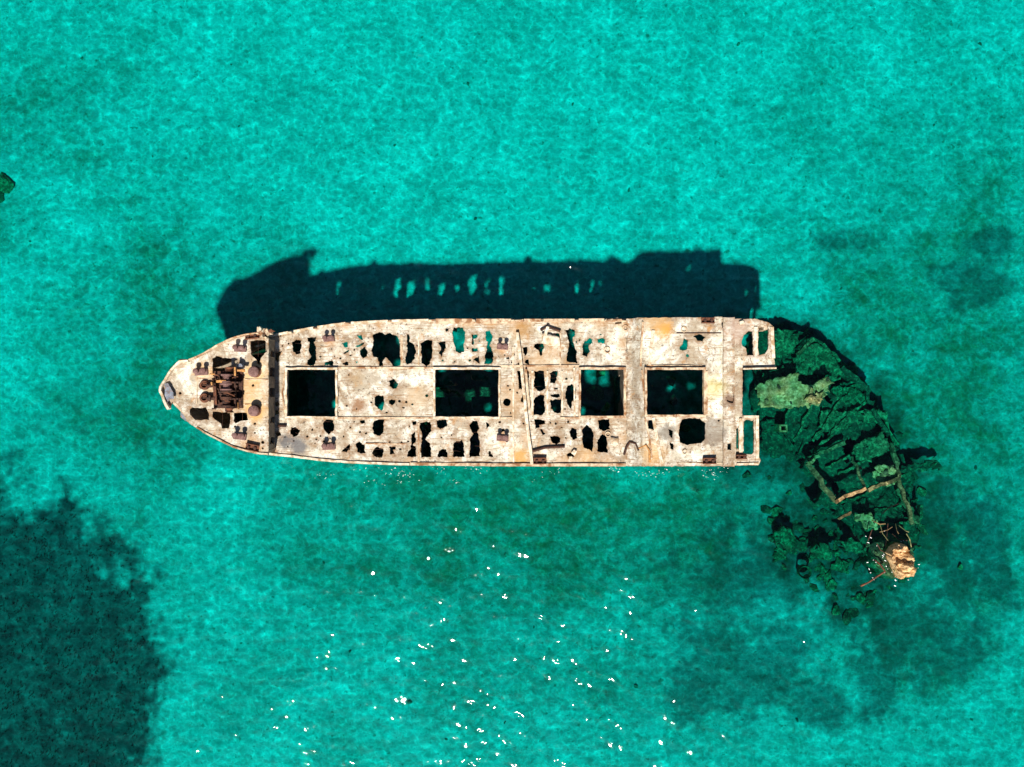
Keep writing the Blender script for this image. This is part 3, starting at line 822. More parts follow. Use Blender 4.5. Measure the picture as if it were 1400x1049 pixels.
# the aft face of the forecastle, seen from above
M_BREAK = mat_hull()
def fore_y(side):
    return P(0, 461 if side else 621.3, ZF)[1]
XF = P(367.5, 0, ZF)[0]
bh = [[(c - .3, 4.75), (c + .25, 4.7), (c + .3, 5.9), (c - .25, 6.2)] for c in (-5.0, -3.2, 2.6)] + [[(-1.2, 4.7), (-.4, 4.7), (-.4, 6.4), (-1.2, 6.4)], [(0.6, 4.7), (1.4, 4.7), (1.4, 6.3), (0.6, 6.4)]]
bulkhead(XF - 0.32, P(0, 463, ZF)[1], P(0, 619, ZF)[1], -3.8, ZF - 0.21, bh, M_INNER, 'forecastle_bulkhead', 0.22)

# --- forecastle
fo = [(95, 545), (105, 505), (135, 450), (175, 390), (225, 338), (285, 338), (330, 318), (385, 290), (450, 252), (520, 215), (580, 190), (650, 172), (735, 162), (775, 158), (797, 205),
      (797, 965), (720, 958), (640, 940), (560, 915), (490, 880), (430, 850), (380, 822), (330, 790), (290, 765), (262, 740), (240, 690), (215, 655), (190, 625), (170, 618), (158, 640), (153, 668), (140, 655), (115, 600)]
HF = []
for q in ([(430, 335), (455, 318), (485, 328), (552, 335), (555, 430), (520, 450), (435, 450)],
          [(680, 225), (720, 212), (770, 215), (792, 240), (790, 290), (770, 305), (745, 340), (740, 378), (720, 365), (715, 340), (680, 310)],
          [(282, 665), (300, 650), (318, 660), (385, 655), (410, 700), (408, 735), (320, 735), (285, 705)],
          [(430, 680), (548, 690), (550, 745), (540, 790), (495, 792), (490, 760), (430, 720)],
          [(572, 690), (655, 688), (662, 735), (610, 745), (585, 762), (572, 740)],
          [(500, 470), (630, 470), (632, 520), (500, 525)], [(540, 560), (632, 560), (632, 640), (590, 652), (540, 610)]):
    HF.append(roughen(Z1(q, ZF), 0.11, 0.05, len(HF) * 7))
for x, y, r in ((587, 357, 14), (760, 883, 10), (760, 922, 7), (708, 760, 8), (220, 562, 9), (696, 512, 9), (578, 780, 7), (708, 820, 6)):
    c = Z1([(x, y)], ZF)[0]; HF.append(roughen(circ(c, r / 4.77 * 0.063), 0.1, 0.02, x))
slab('forecastle_deck', roughen(Z1(fo, ZF), 0.14, 0.03), HF, lambda u, v: (u, v, relief(u, v, ZF)), lambda u, v: (u, v, ZF - 0.20), M_FORE, SHIP, 0.28)
tip = Z1([(97, 545)], ZF)[0]
fn = [Z1([q], ZF)[0] for q in [(795, 205), (735, 170), (650, 182), (580, 200), (520, 225), (450, 262), (385, 300), (330, 328), (285, 345), (225, 348), (175, 398), (135, 458), (105, 510), (99, 545)]]
fs = [Z1([q], ZF)[0] for q in [(795, 960), (720, 953), (640, 935), (560, 910), (490, 875), (430, 845), (380, 817), (330, 785), (290, 755), (240, 715), (195, 668), (150, 625), (115, 580), (99, 547)]]
def flare(s, z, L):
    k = max(0.0, min(1.0, (ZF - z) / 10.0)) * (0.10 + 0.32 * (s / L) ** 2)
    return (XB, YMID, k)
side_plate('bow_hull_side', fn, [[(2.0, 1.0), (3.0, 1.2), (2.9, 2.4), (2.1, 2.2)]], ZF - 0.21, 1, SHIP, flare=flare, inset=0.06)
side_plate('bow_hull_side', fs, [[(3.0, 1.0), (4.0, 1.2), (3.9, 2.4), (3.1, 2.2)]], ZF - 0.21, -1, SHIP, flare=flare, inset=0.06)

# --- rims along the edges (gunwales)
def rim_strip(name, pts, z, w, h, mat, inward, jit=0.02, step=0.35):
    p, d = path(pts); n = max(2, int(d[-1] / step)); vs = []; fs_ = []
    for i in range(n + 1):
        s = d[-1] * i / n; x, y, tx, ty = along(p, d, s); nx, ny = -ty * inward, tx * inward
        hh = h * (1 + 0.35 * float(fbm(x * 1.3, y * 1.3, 2)))
        for off, zz in ((0.0, -0.24), (0.0, hh), (w, hh * 0.9), (w, -0.02)):
            o = off + float(perlin(s * 2.1, zz * 3 + off)) * jit
            vs.append((x + nx * o, y + ny * o, z + zz))
    for i in range(n):
        for k in range(4):
            j = (k + 1) % 4
            fs_.append((i * 4 + k, i * 4 + j, i * 4 + 4 + j, i * 4 + 4 + k))
    fs_ += [(3, 2, 1, 0), (n * 4, n * 4 + 1, n * 4 + 2, n * 4 + 3)]
    m = MB(); m.add(vs, fs_); return m.build(name, mat, SHIP)
def cut(pts, x0, x1):
    p = [q for q in pts if x0 < q[0] < x1]
    return [(x0, edge_y(pts, x0))] + p + [(x1, edge_y(pts, x1))]
off = lambda pts, dy: [(x, y + dy) for x, y in pts]
rim_strip('gunwale', off(cut(NE, XB + .1, P(595, 0, ZD)[0]), .03), ZD, 0.20, 0.16, M_TRIM, -1)
rim_strip('gunwale', off(cut(NE, P(596, 0, ZD)[0], P(704, 0, ZD)[0]), .05), ZD, 0.42, 0.22, M_RTRIM, -1)
rim_strip('gunwale', off(cut(NE, P(706, 0, ZD)[0], XPF - .1), .04), ZD, 0.26, 0.15, M_RTRIM, -1)
rim_strip('gunwale', off(cut(SE, XB + .1, P(560, 0, ZD)[0]), -.03), ZD, 0.20, 0.15, M_TRIM, 1)
rim_strip('gunwale', off(cut(SE, P(561, 0, ZD)[0], XPF - .1), -.04), ZD, 0.26, 0.16, M_RTRIM, 1)
rim_strip('forecastle_rim', [(x, y + .06) for x, y in fn[:-5]], ZF, 0.13, 0.45, M_RTRIM, 1)
rim_strip('forecastle_rim', [(x, y + .0) for x, y in fn[8:]][::-1], ZF, 0.16, 0.55, M_TRIM, -1)
rim_strip('forecastle_rim', [(x, y - .04) for x, y in fs[:8]], ZF, 0.13, 0.14, M_RTRIM, -1)
rim_strip('forecastle_rim', Z1([(97, 550), (115, 600), (140, 655), (152, 668)], ZF), ZF, 0.2, 0.5, M_TRIM, 1)

# --- hatch coamings
def coaming(h, z, hh=0.24, w=0.2):
    r = rect(h, z); g = rect(h, z, w); m = MB()
    (x0, y1), (x1, _), (_, y0), _ = r
    zc = z + hh / 2 - .08
    for A, B in (((x0 - w, y1 + w / 2), (x1 + w, y1 + w / 2)), ((x0 - w, y0 - w / 2), (x1 + w, y0 - w / 2)), ((x0 - w / 2, y0), (x0 - w / 2, y1)), ((x1 + w / 2, y0), (x1 + w / 2, y1))):
        m.beam((*A, zc), (*B, zc), w * random.uniform(.85, 1.0), hh + .16, .035, 9)
    return m.build('hatch_coaming', M_RTRIM if h[0] > 700 else M_TRIM, SHIP)
for h in HATCH:
    coaming(h, ZD)
HATCH4 = (884, 505.5, 961, 567)
coaming(HATCH4, ZP, 0.3)

# --- seams and cross ridges standing proud of the main deck
def ridge(pts, z, w, h, mat=M_TRIM, name='deck_ridge'):
    m = MB()
    for a, b in zip(pts[:-1], pts[1:]):
        a = P(*a, z); b = P(*b, z)
        m.beam((*a, z + h / 2 - .06), (*b, z + h / 2 - .06), w, h + .1, 0.015, max(2, int(math.dist(a, b) / 0.8)))
    return m.build(name, mat, SHIP)
for a, b, y in ((462, 594, 503), (683, 792, 500.5), (462, 594, 571.5), (683, 700, 571.5), (766, 793, 571.5), (853, 856, 571)):
    ridge([(a, y), (b, y)], ZD, 0.16, 0.10, M_RTRIM)
ridge([(701.5, 474), (702, 632)], ZD, 0.14, 0.09); ridge([(785, 503), (785.5, 570)], ZD, 0.14, 0.10); ridge([(768.5, 507), (768.5, 568)], ZD, 0.13, 0.10)
ridge([(748.5, 507), (748.5, 568)], ZD, 0.16, 0.10); ridge([(728, 507), (728, 568)], ZD, 0.18, 0.10); ridge([(766, 451), (766, 500)], ZD, 0.12, 0.08, M_RTRIM)
ridge([(500, 606.5), (556, 607)], ZD, 0.12, 0.09, M_RTRIM); ridge([(572.5, 456), (572.5, 500)], ZD, 0.12, 0.07); ridge([(549, 458), (549.5, 500)], ZD, 0.2, 0.08, M_RTRIM)
ridge([(572.3, 578), (572.5, 632)], ZD, 0.16, 0.08, M_RTRIM)
ridge([(391, 503), (386, 537), (391, 571)], ZD, 0.12, 0.12, M_RTRIM)

# --- raised stern deck
HP = [roughen(rect(HATCH4, ZP), 0.2, 0.02)]
for q in ([(400, 180), (440, 165), (475, 185), (460, 215), (430, 210)], [(315, 250), (335, 230), (345, 195), (365, 205), (362, 265), (335, 272), (315, 265)],
          [(575, 95), (600, 85), (622, 110), (610, 135), (580, 130)],
          [(315, 740), (330, 700), (380, 692), (440, 695), (475, 720), (475, 820), (450, 850), (410, 850), (360, 860), (320, 845), (310, 790)],
          [(245, 760), (275, 770), (272, 820), (250, 800)], [(250, 845), (275, 850), (280, 890), (260, 885)], [(118, 708), (150, 705), (155, 765), (120, 760)],
          [(640, 603), (655, 600), (655, 648), (640, 645)], [(610, 845), (640, 850), (635, 895), (610, 890)]):
    HP.append(roughen(Z5(q, ZP), 0.11, 0.05, len(HP) * 9))
for x, y, r in ((365, 303, 10), (625, 302, 6), (625, 338, 6), (560, 708, 7), (200, 600, 5)):
    c = Z5([(x, y)], ZP)[0]; HP.append(roughen(circ(c, r / 4.56 * 0.063), 0.1, 0.02, x))
slab('stern_deck', roughen(p_n + p_s[::-1], 0.16, 0.04, 5), HP, lambda u, v: (u, v, relief(u, v, zst(u))), lambda u, v: (u, v, zst(u) - 0.20), M_POOP, SHIP, 0.28)
# ribs running up the sagging front of the stern deck
def slope_rib(pts, w, h, mat):
    q = []
    for px, py in pts:
        x = P(px, py, 5.2)[0]; z = zst(x); x, y = P(px, py, z); z = zst(x); q.append((x, y, z + h / 2 - .02))
    m = MB()
    for a_, b_ in zip(q[:-1], q[1:]): m.beam(a_, b_, w, h, .015, 3)
    m.build('deck_rib', mat, SHIP)
slope_rib([(879, 440), (877, 470), (876, 501)], .17, .14, M_RTRIM); slope_rib([(893, 452), (890, 475), (888, 500)], .26, .14, M_TRIM)
slope_rib([(878, 506), (881, 540), (883, 569)], .17, .12, M_RTRIM); slope_rib([(893, 571), (898, 600), (904, 632)], .26, .18, M_TRIM); slope_rib([(882, 572), (888, 600), (891, 628)], .16, .12, M_RTRIM)
# cross beam near the broken end
m = MB(); x0, x1 = P(988, 0, ZP)[0], P(1003.6, 0, ZP)[0]
yn, ys = P(0, 434.5, ZP)[1], P(0, 637, ZP)[1]
hb = [roughen(Z5(q, ZP + .2), 0.1, 0.05, i) for i, q in enumerate(([(605, 560), (640, 520), (655, 545), (648, 600), (612, 590)], [(612, 855), (636, 850), (635, 892), (612, 888)]))]
slab('cross_beam', roughen([(x0, ys), (x1, ys), (x1, yn), (x0, yn)], 0.2, 0.025), hb, lambda u, v: (u, v, ZP + 0.24 + 0.02 * float(fbm(u, v, 2))), lambda u, v: (u, v, ZP - 0.05), M_POOP, SHIP, 0.3)
ridge([(925, 455.5), (986, 455.5)], ZP, 0.08, 0.07, M_DRUST); ridge([(966, 507), (966, 566)], ZP, 0.16, 0.12, M_RTRIM)
ridge([(925, 633), (986, 633.2)], ZP, 0.07, 0.08, M_RTRIM); ridge([(884, 500), (960, 500.5)], ZP, 0.12, 0.10, M_RTRIM)

# --- broken stern platforms left standing beyond the cross beam
HS = [roughen(Z5(q, ZD), 0.11, 0.03, i) for i, q in enumerate((
    [(700, 220), (715, 175), (745, 150), (770, 152), (775, 300), (735, 302), (728, 260), (705, 240)],
    [(808, 120), (830, 110), (865, 115), (870, 140), (868, 260), (850, 292), (810, 300), (803, 250)],
    [(715, 712), (730, 703), (778, 703), (778, 905), (765, 918), (712, 915)], [(668, 760), (682, 750), (683, 880), (668, 885)]))]
so = Z5([(640, 72), (800, 75), (860, 95), (895, 115), (905, 330), (915, 375), (880, 385), (708, 388), (706, 680), (808, 680), (810, 930), (820, 960), (805, 985), (640, 988)], ZD)
slab('stern_platform', roughen(so, 0.13, 0.04), HS, lambda u, v: (u, v, relief(u, v, ZD)), lambda u, v: (u, v, ZD - 0.22), M_POOP, SHIP, 0.25)
ridge([(1015, 504.5), (1060, 503.5)], ZD, 0.14, 0.35, M_TRIM); ridge([(1033, 447), (1033, 485)], ZD, 0.3, 0.12, M_TRIM); ridge([(1055, 447), (1057, 490)], ZD, 0.3, 0.14, M_TRIM)
ridge([(1016, 570), (1037, 570)], ZD, 0.22, 0.14, M_TRIM); ridge([(1035, 572), (1035, 628)], ZD, 0.25, 0.16, M_TRIM); ridge([(1007, 634.5), (1037, 633.5)], ZD, 0.16, 0.14, M_TRIM)
ridge([(1012.5, 572), (1012.5, 620)], ZD, 0.3, 0.12, M_TRIM)
# pillars that carry the platforms
for px, py in ((1022, 441), (1052, 446), (1056, 498), (1020, 500), (1034, 574), (1034, 630), (1012, 574)):
    x, y = P(px, py, ZD - .2); m = MB(); m.beam((x * .985, y * .97, -3.8), (x * .985, y * .97, ZD - 0.23), 0.35, 0.35, 0.05, 6); m.build('pillar', M_HULL, SHIP)

# --- fittings
def bollard(px, py, z, s=1.0, rz=0.0, mat=M_PRUST):
    x, y = P(px, py, z); m = MB(); R = Matrix.Rotation(rz, 3, 'Z')
    m.box((x, y - .12 * s, z + 0.10), (1.05 * s, 0.5 * s, 0.24), rz, jit=.015); b = m.build('bollard', mat, SHIP, bevel=0.03)
    for d in (-1, 1):
        o = R @ Vector((d * 0.30 * s, 0.0, 0)); q = MB()
        q.lathe((x + o.x, y + o.y, z + .2), [(0.17 * s, 0), (0.15 * s, 0.08), (0.15 * s, 0.42), (0.21 * s, 0.46), (0.21 * s, 0.55), (0.12 * s, 0.60)], 14); q.build('post', M_PRUST, b, True)
for px, py, z, s in ((450, 462, ZD, 1.0), (450, 609, ZD, 1.0), (687, 473, ZD, 1.0), (687, 597.5, ZD, 1.0), (276, 507, ZF, 1.05), (329, 475.5, ZF, 1.05), (328.5, 595, ZF, 1.0)):
    bollard(px, py, z, s * random.uniform(.92, 1.08), random.uniform(-.12, .12))
def fairlead(px, py, z, w, d, rz=0.0):
    x, y = P(px, py, z); m = MB()
    m.box((x, y, z + .06), (w, d, 0.16), rz, jit=.01); b = m.build('fairlead', M_RUST, SHIP, bevel=.02)
    R = Matrix.Rotation(rz, 3, 'Z')
    for sy in (-1, 1):
        o = R @ Vector((0, sy * (d / 2 - .05), 0)); q = MB(); q.box((x + o.x, y + o.y, z + .24), (w, 0.09, 0.26), rz); q.build('cheek', M_RUST, b, bevel=.015)
    for sx in (-.5, 0.5):
        o = R @ Vector((sx * w * .5, 0, 0)); q = MB(); q.lathe((x + o.x, y + o.y, z + .14), [(.13, 0), (.10, .12), (.13, .24), (.05, .26)], 12); q.build('roller', M_DRUST, b, True)
fairlead(345, 459.5, ZF, 1.2, .55, .12); fairlead(345.5, 611.8, ZF, 1.15, .6, -.2); fairlead(967.5, 438.5, ZP, 1.12, .5); fairlead(969.5, 630, ZP, 1.15, .55)
fairlead(738, 630, ZD, 1.15, .6); fairlead(1013, 624.5, ZD, .95, .4)
# pair of stumpy capstans on the forecastle
for px, py, lit in ((349.5, 508.5, 0), (349.5, 561.5, 1)):
    x, y = P(px, py, ZF); m = MB()
    m.lathe((x, y, ZF), [(.50, 0), (.50, .08), (.40, .12), (.36, .5), (.44, .58), (.44, .66)], 22); c = m.build('capstan', M_RUST, SHIP, True)
    q = MB(); q.lathe((x, y, ZF + .66), [(.44, 0), (.46, .05), (.38, .12), (.10, .16)], 22); q.build('capstan_head', M_PRUST, c, True)
# small round manhole rims
def ring(px, py, z, r, mat=M_RTRIM, name='manhole_rim'):
    x, y = P(px, py, z); m = MB(); n = 18; vs = []; f_ = []
    prof = ((r - .07, -.05), (r - .07, .10), (r, .10), (r + .02, -.05))
    for i in range(n):
        t = 2 * math.pi * i / n
        for rr, h in prof: vs.append((x + rr * math.cos(t), y + rr * math.sin(t), z + h))
    for i in range(n):
        j = (i + 1) % n
        for k in range(4): f_.append((i * 4 + k, j * 4 + k, j * 4 + (k + 1) % 4, i * 4 + (k + 1) % 4))
    m.add(vs, f_); return m.build(name, mat, SHIP)
ring(855, 448.5, ZD, .26); ring(830, 478.5, ZD, .28); ring(935, 450.5, ZP, .26); ring(831, 594, ZD, .24); ring(277, 527.5, ZF, .0 + .3, M_RUST); ring(936, 618, ZP, .22)

# --- anchor windlass
wx, wy = P(313, 533, ZF)
m = MB(); m.box((wx, wy, ZF + .09), (2.5, 3.2, .22), jit=.02); WL = m.build('windlass', M_DRUST, SHIP, bevel=.03)
for dy in (-1.45, -.75, -.1, .6, 1.3):
    q = MB(); q.box((wx + .25, wy + dy, ZF + .62), (1.5, .14, 1.0), taper=.35); q.build('cheek_frame', M_DRUST, WL, bevel=.02)
for dx, h, r, L in ((.05, .85, .12, 3.7), (.75, .7, .10, 3.0), (-.6, .5, .09, 2.8)):
    q = MB(); q.tube([(wx + dx, wy - L / 2, ZF + h), (wx + dx, wy + L / 2, ZF + h)], r, 12); q.build('shaft', M_DRUST, WL, True)
for dy, r, w in ((-1.1, .46, .38), (-.42, .52, .3), (.25, .52, .3), (.95, .46, .38)):
    q = MB(); a = wy + dy
    q.tube([(wx + .05, a - w, ZF + .85), (wx + .05, a - w * .6, ZF + .85), (wx + .05, a - w * .5, ZF + .85), (wx + .05, a + w * .5, ZF + .85), (wx + .05, a + w * .6, ZF + .85), (wx + .05, a + w, ZF + .85)], [r, r * 1.04, r * .62, r * .55, r * .97, r], 18); q.build('drum', M_DRUST if dy < 0 else M_PRUST, WL, True)
for dy in (1.75, -1.75):
    q = MB(); q.tube([(wx + .3, wy + dy - .18, ZF + .75), (wx + .3, wy + dy, ZF + .75), (wx + .3, wy + dy + .18, ZF + .75)], [.36, .22, .36], 16); q.build('warping_end', M_RUST, WL, True)
for dy in (-.78, .62):
    q = MB(); n_ = 24; c = Vector((wx + .75, wy + dy, ZF + .72)); vs = []; f_ = []
    for sgn in (-.06, .06):
        for i in range(n_):
            t = 2 * math.pi * i / n_; rr = .52 if i % 2 else .46; vs.append((c.x + rr * math.cos(t), c.y + sgn, c.z + rr * math.sin(t)))
    f_ = [tuple(range(n_)), tuple(range(n_, 2 * n_))] + [(i, (i + 1) % n_, n_ + (i + 1) % n_, n_ + i) for i in range(n_)]
    q.add(vs, f_); q.build('gear_wheel', M_DRUST, WL)
for dy in (-.55, .3, .5):
    q = MB(); q.tube([(wx - 1.0, wy + dy, ZF + .45), (wx - .3, wy + dy, ZF + .5)], [.17, .2], 12); q.build('engine_cylinder', M_DRUST, WL, True)
q = MB(); q.lathe((P(330.5, 501, ZF)[0], P(330.5, 501, ZF)[1], ZF), [(.28, 0), (.28, .5), (.22, .6)], 14); q.build('vent_stub', M_STEEL, WL, True)
for k in range(26):
    q = MB(); a_ = (wx + random.uniform(-1.3, 1.3), wy + random.uniform(-1.7, 1.7), ZF + random.uniform(.3, 1.15)); t_ = random.choice((0, 1.57, random.uniform(0, 3.1)))
    q.box(a_, (random.uniform(.2, .9), random.uniform(.06, .22), random.uniform(.08, .4)), t_, jit=.05); q.build('broken_gear', [M_DRUST, M_RUST, M_DRUST, M_ORUST][k % 4], WL)
# chain pipes in front of it
for py in (526.5, 544):
    x, y = P(280.5, py, ZF); m = MB()
    m.lathe((x, y, ZF), [(.42, 0), (.42, .2), (.36, .3), (.24, .3), (.22, .06)], 20); c = m.build('chain_pipe', M_RUST, SHIP, True)
    q = MB(); x2 = P(300, py, ZF)[0]; q.tube([(x + .3, y, ZF + .22), (x + .7, y, ZF + .26), (x2, y + (.05 if py < 530 else -.05), ZF + .55)], [.26, .2, .22], 12); q.build('chain_guide', M_DRUST, c, True)
    for k in range(5):
        q = MB(); q.tube([(x - .05 + k * .28, y, ZF + .52), (x + .18 + k * .28, y + .02, ZF + .54)], .06, 6); q.build('chain_link', M_DRUST, c, True)
# torn plates at the stem
for q, zz, nm in (([(125, 500), (150, 495), (188, 560), (190, 600), (165, 600), (140, 620), (128, 570)], ZF + .30, M_STEEL), ([(210, 680), (250, 665), (300, 740), (290, 760), (235, 742), (205, 715)], ZF - .5, M_STEEL)):
    pg = roughen(Z1(q, ZF), .15, .03); c0 = pg.mean(0)
    slab('torn_plate', pg, [], (lambda c0, zz: lambda u, v: (u, v, zz + .25 * (u - c0[0]) + .08 * float(perlin(u * 2, v * 2))))(c0, zz), (lambda c0, zz: lambda u, v: (u, v, zz - .05 + .25 * (u - c0[0]) + .08 * float(perlin(u * 2, v * 2))))(c0, zz), nm, SHIP, .2)
# crumbling lump of railing at the forecastle corner
for k in range(9):
    px, py = 356 + k * 2.2 + random.uniform(-1, 1), 453 + random.uniform(-2, 6); x, y = P(px, py, ZF); m = MB()
    m.box((x, y, ZF + random.uniform(.2, .7)), (random.uniform(.2, .6), random.uniform(.15, .4), random.uniform(.3, .9)), random.uniform(0, 3), jit=.08); m.build('broken_railing', [M_RTRIM, M_TRIM, M_RUST][k % 3], SHIP)
# stumps of the old bulwark along the upper edge
_q = random.Random(12)
for px in (398, 431, 476, 533, 590, 648, 702, 708, 714, 741, 788, 827, 833, 839, 846, 852):
    x = P(px, 0, ZD)[0]; y = edge_y(NE, x) - .12; m = MB(); hh = _q.uniform(.35, 1.0)
    m.box((x, y, ZD + hh / 2), (_q.uniform(.15, .7), _q.uniform(.12, .2), hh), _q.uniform(-.1, .1), jit=.06, taper=.2); m.build('bulwark_stump', M_RTRIM, SHIP)
# reinforcing rods left across the forecastle openings
for a, b in (((303, 488), (303, 514)), ((352.5, 465), (352.5, 488)), ((303.5, 564), (303.5, 586)), ((331, 565), (331, 578)), ((343, 484), (366, 484))):
    m = MB(); m.tube([(*P(*a, ZF), ZF - .1), (*P(*b, ZF), ZF - .12)], .012, 6); m.build('reinforcing_rod', M_DRUST, SHIP)
for a, b in (((303, 519), (270, 517.3)), ((335, 519), (366, 519)), ((335, 553), (366, 551)), ((270, 517), (269, 552))):
    ridge([a, b], ZF, .07, .06, M_RTRIM, 'deck_pipe')
# pipes and short ridges on the main deck
for pts in ([(739, 452), (748, 447), (766, 453)], [(728, 617), (745, 612), (772, 610.5)], [(381, 582.3), (392, 582.3)]):
    m = MB(); m.tube([(*P(*q, ZD), ZD + .16) for q in pts], .11, 8); m.build('deck_pipe', M_DRUST, SHIP, True)
m = MB(); m.tube([(*P(*q, ZD), zst(P(q[0], 0, 5)[0]) + .15) for q in [(853, 622), (856, 612), (861, 604), (868, 606), (871, 615)]], .10, 8); m.build('deck_pipe', M_DRUST, SHIP, True)
m = MB(); m.tube([(*P(*q, ZD), zst(P(q[0], 0, 5.6)[0]) + .15) for q in [(872, 612), (880, 607), (884, 615), (884, 630)]], .10, 8); m.build('deck_pipe', M_ORUST, SHIP, True)
for px, py, s in ((845, 446, 1.0), (843, 437, .7), (1013.5, 441, .8), (785, 618, .9), (780, 626, .7)):
    x, y = P(px, py, ZD); m = MB(); m.box((x, y, ZD + .14), (.5 * s, .4 * s, .35 * s), random.uniform(0, 1), jit=.06); m.build('mooring_block', M_TRIM, SHIP, bevel=.03)

# reinforcing rods that stick out into the bigger holes of the main deck
_r = random.Random(5)
for h_ in _big:
    lo, hi = h_.min(0), h_.max(0)
    if min(hi - lo) < .55 or _r.random() < .5: continue
    for _ in range(2):
        y_ = _r.uniform(lo[1] + .15, hi[1] - .15); e = h_[np.argmin(np.abs(h_[:, 1] - y_))]; c_ = h_.mean(0); L_ = _r.uniform(.25, .7); d_ = 1 if e[0] < c_[0] else -1
        m = MB(); m.tube([(e[0] - d_ * .2, e[1], ZD - .09), (e[0] + d_ * L_ * .5, e[1] + _r.uniform(-.06, .06), ZD - .10), (e[0] + d_ * L_, e[1] + _r.uniform(-.15, .15), ZD - .1 - _r.uniform(0, .2))], .013, 5); m.build('reinforcing_rod', M_DRUST, SHIP)

# ================================================================== loose things lying on the ship
def lying(name, label, cat, a, b, z, w, h, mat, lift=(0.0, 0.0)):
    A = (*P(*a, z), z + h / 2 + lift[0]); B = (*P(*b, z), z + h / 2 + lift[1])
    m = MB(); m.beam(A, B, w, h, 0.03, max(3, int(math.dist(A, B) / 1.2))); return tag(m.build(name, mat), label, cat)
lying('fallen_beam', 'long pale timber-like beam lying slanted across the whole deck amidships', 'beam', (707, 455), (727, 634), ZD, .26, .24, M_TRIM, (.14, .2))
lying('fallen_beam', 'brown rust-streaked beam lying close beside the long slanted beam amidships', 'beam', (719, 505), (724, 560), ZD, .16, .2, M_RTRIM, (.14, .16))
lying('fallen_beam', 'short tilted beam near the upper deck edge beside a leaning slab', 'beam', (749, 447), (742, 470), ZD, .24, .22, M_TRIM, (.25, .12))
def rock_mesh(name, r, seed, sub=3, sq=(1, 1, .7), amp=.35, flat=False):
    bm = bmesh.new(); bmesh.ops.create_icosphere(bm, subdivisions=sub, radius=1.0)
    rg = np.random.default_rng(seed); o = rg.uniform(0, 90, 3)
    from mathutils import noise as mn
    for vv in bm.verts:
        d = mn.fractal(vv.co * 1.3 + Vector(o), 1.0, 2.0, 4) * amp
        c = mn.cell(vv.co * 1.7 + Vector(o)) * amp * .35
        vv.co = vv.co * (1 + d + c)
        vv.co = Vector((vv.co.x * sq[0], vv.co.y * sq[1], vv.co.z * sq[2])) * r
    me = bpy.data.meshes.new(name); bm.to_mesh(me); bm.free()
    me.polygons.foreach_set('use_smooth', [not flat] * len(me.polygons)); return me
SLABS = []
def free_slab(name, label, cat, pts2, z, tilt, th, mat, bump=.08, group=None, grid=.3, rag=.08):
    """a broken slab, tilted (dz/dx, dz/dy) about its middle"""
    pg = roughen(pts2, .16, rag, len(pts2) + pts2[0][0]); c = pg.mean(0)
    f_ = lambda u, v: z + tilt[0] * (u - c[0]) + tilt[1] * (v - c[1]) + bump * float(fbm(u * .8, v * .8 + 3, 3))
    SLABS.append((pg, f_))
    o = slab(name, pg, [], lambda u, v: (u, v, f_(u, v)), lambda u, v: (u, v, f_(u, v) - th), mat, None, grid, True)
    return tag(o, label, cat, group)
free_slab('concrete_slab', 'square white slab lying tilted on the deck by the upper edge amidships', 'slab', Z4([(240, 170), (290, 180), (355, 195), (360, 250), (300, 255), (248, 235)], ZD + .2), ZD + .28, (.03, .05), .14, M_TRIM, .02)
free_slab('concrete_slab', 'small whitish square slab lying on the deck right of the lower ragged holes', 'slab', Z4([(690, 850), (745, 850), (745, 900), (690, 898)], ZD + .1), ZD + .14, (.0, .0), .1, M_TRIM, .02)

# ================================================================== collapsed stern under water
def wslab(label, zf, q, z, tilt, mat, th=.35, bump=.28, name='sunken_hull_slab', grp='sunken slabs of the broken stern'):
    return free_slab(name, label, 'slab', zf(q, z), z, tilt, th, mat, bump, grp, .2, .30)
wslab('broad yellow-green sunken slab right beside the broken stern, brightest of them', Z6, [(165, 510), (240, 470), (360, 432), (425, 425), (440, 480), (500, 510), (600, 440), (640, 475), (600, 560), (560, 610), (430, 640), (300, 640), (180, 630)], -.55, (.02, -.04), M_ALGY)
wslab('dark green sunken slab close off the upper stern platform', Z6, [(285, 140), (430, 175), (420, 240), (370, 300), (290, 330), (278, 240)], -1.9, (-.05, .10), M_ALG)
wslab('sunken slab with a straight edge above the bright yellow-green one', Z6, [(385, 335), (440, 300), (520, 222), (600, 270), (640, 300), (715, 380), (690, 460), (630, 480), (600, 430), (470, 435), (400, 420)], -1.9, (-.06, -.05), M_ALG)
wslab('narrow sunken strip between stern gap and the bright yellow-green slab', Z6, [(185, 440), (330, 375), (345, 425), (200, 492)], -1.7, (.0, .1), M_ALG)
wslab('small pale slab tilted up on the bright yellow-green one', Z6, [(470, 600), (500, 560), (590, 545), (570, 600), (520, 620)], -.2, (.10, .05), M_ALGY, .25)
wslab('wide sunken slab below the pale tilted piece, dark edge underneath', Z6, [(560, 660), (720, 665), (900, 650), (985, 680), (960, 720), (720, 775), (640, 800), (560, 780)], -1.9, (-.03, .14), M_ALG)
wslab('sunken slab at the outer bend of the collapsed hull', Z6, [(650, 505), (800, 515), (890, 560), (860, 615), (700, 605), (640, 560)], -2.2, (-.10, -.04), M_ALG)
wslab('flat dark sunken slab below the lower stern platform', Z6, [(200, 720), (380, 700), (540, 800), (500, 890), (310, 960), (195, 930)], -2.8, (.02, .05), M_ALGD)
wslab('sunken slab with a pale upper corner beside the square frame', Z6, [(780, 890), (850, 840), (960, 800), (1010, 900), (960, 960), (880, 990), (800, 985)], -1.6, (.04, .08), M_ALG)
wslab('greenish sunken slab that closes the right end of the square frame', Z7, [(860, 90), (920, 60), (985, 90), (1000, 150), (960, 190), (905, 190), (850, 140)], -.7, (.05, .05), M_ALGY)
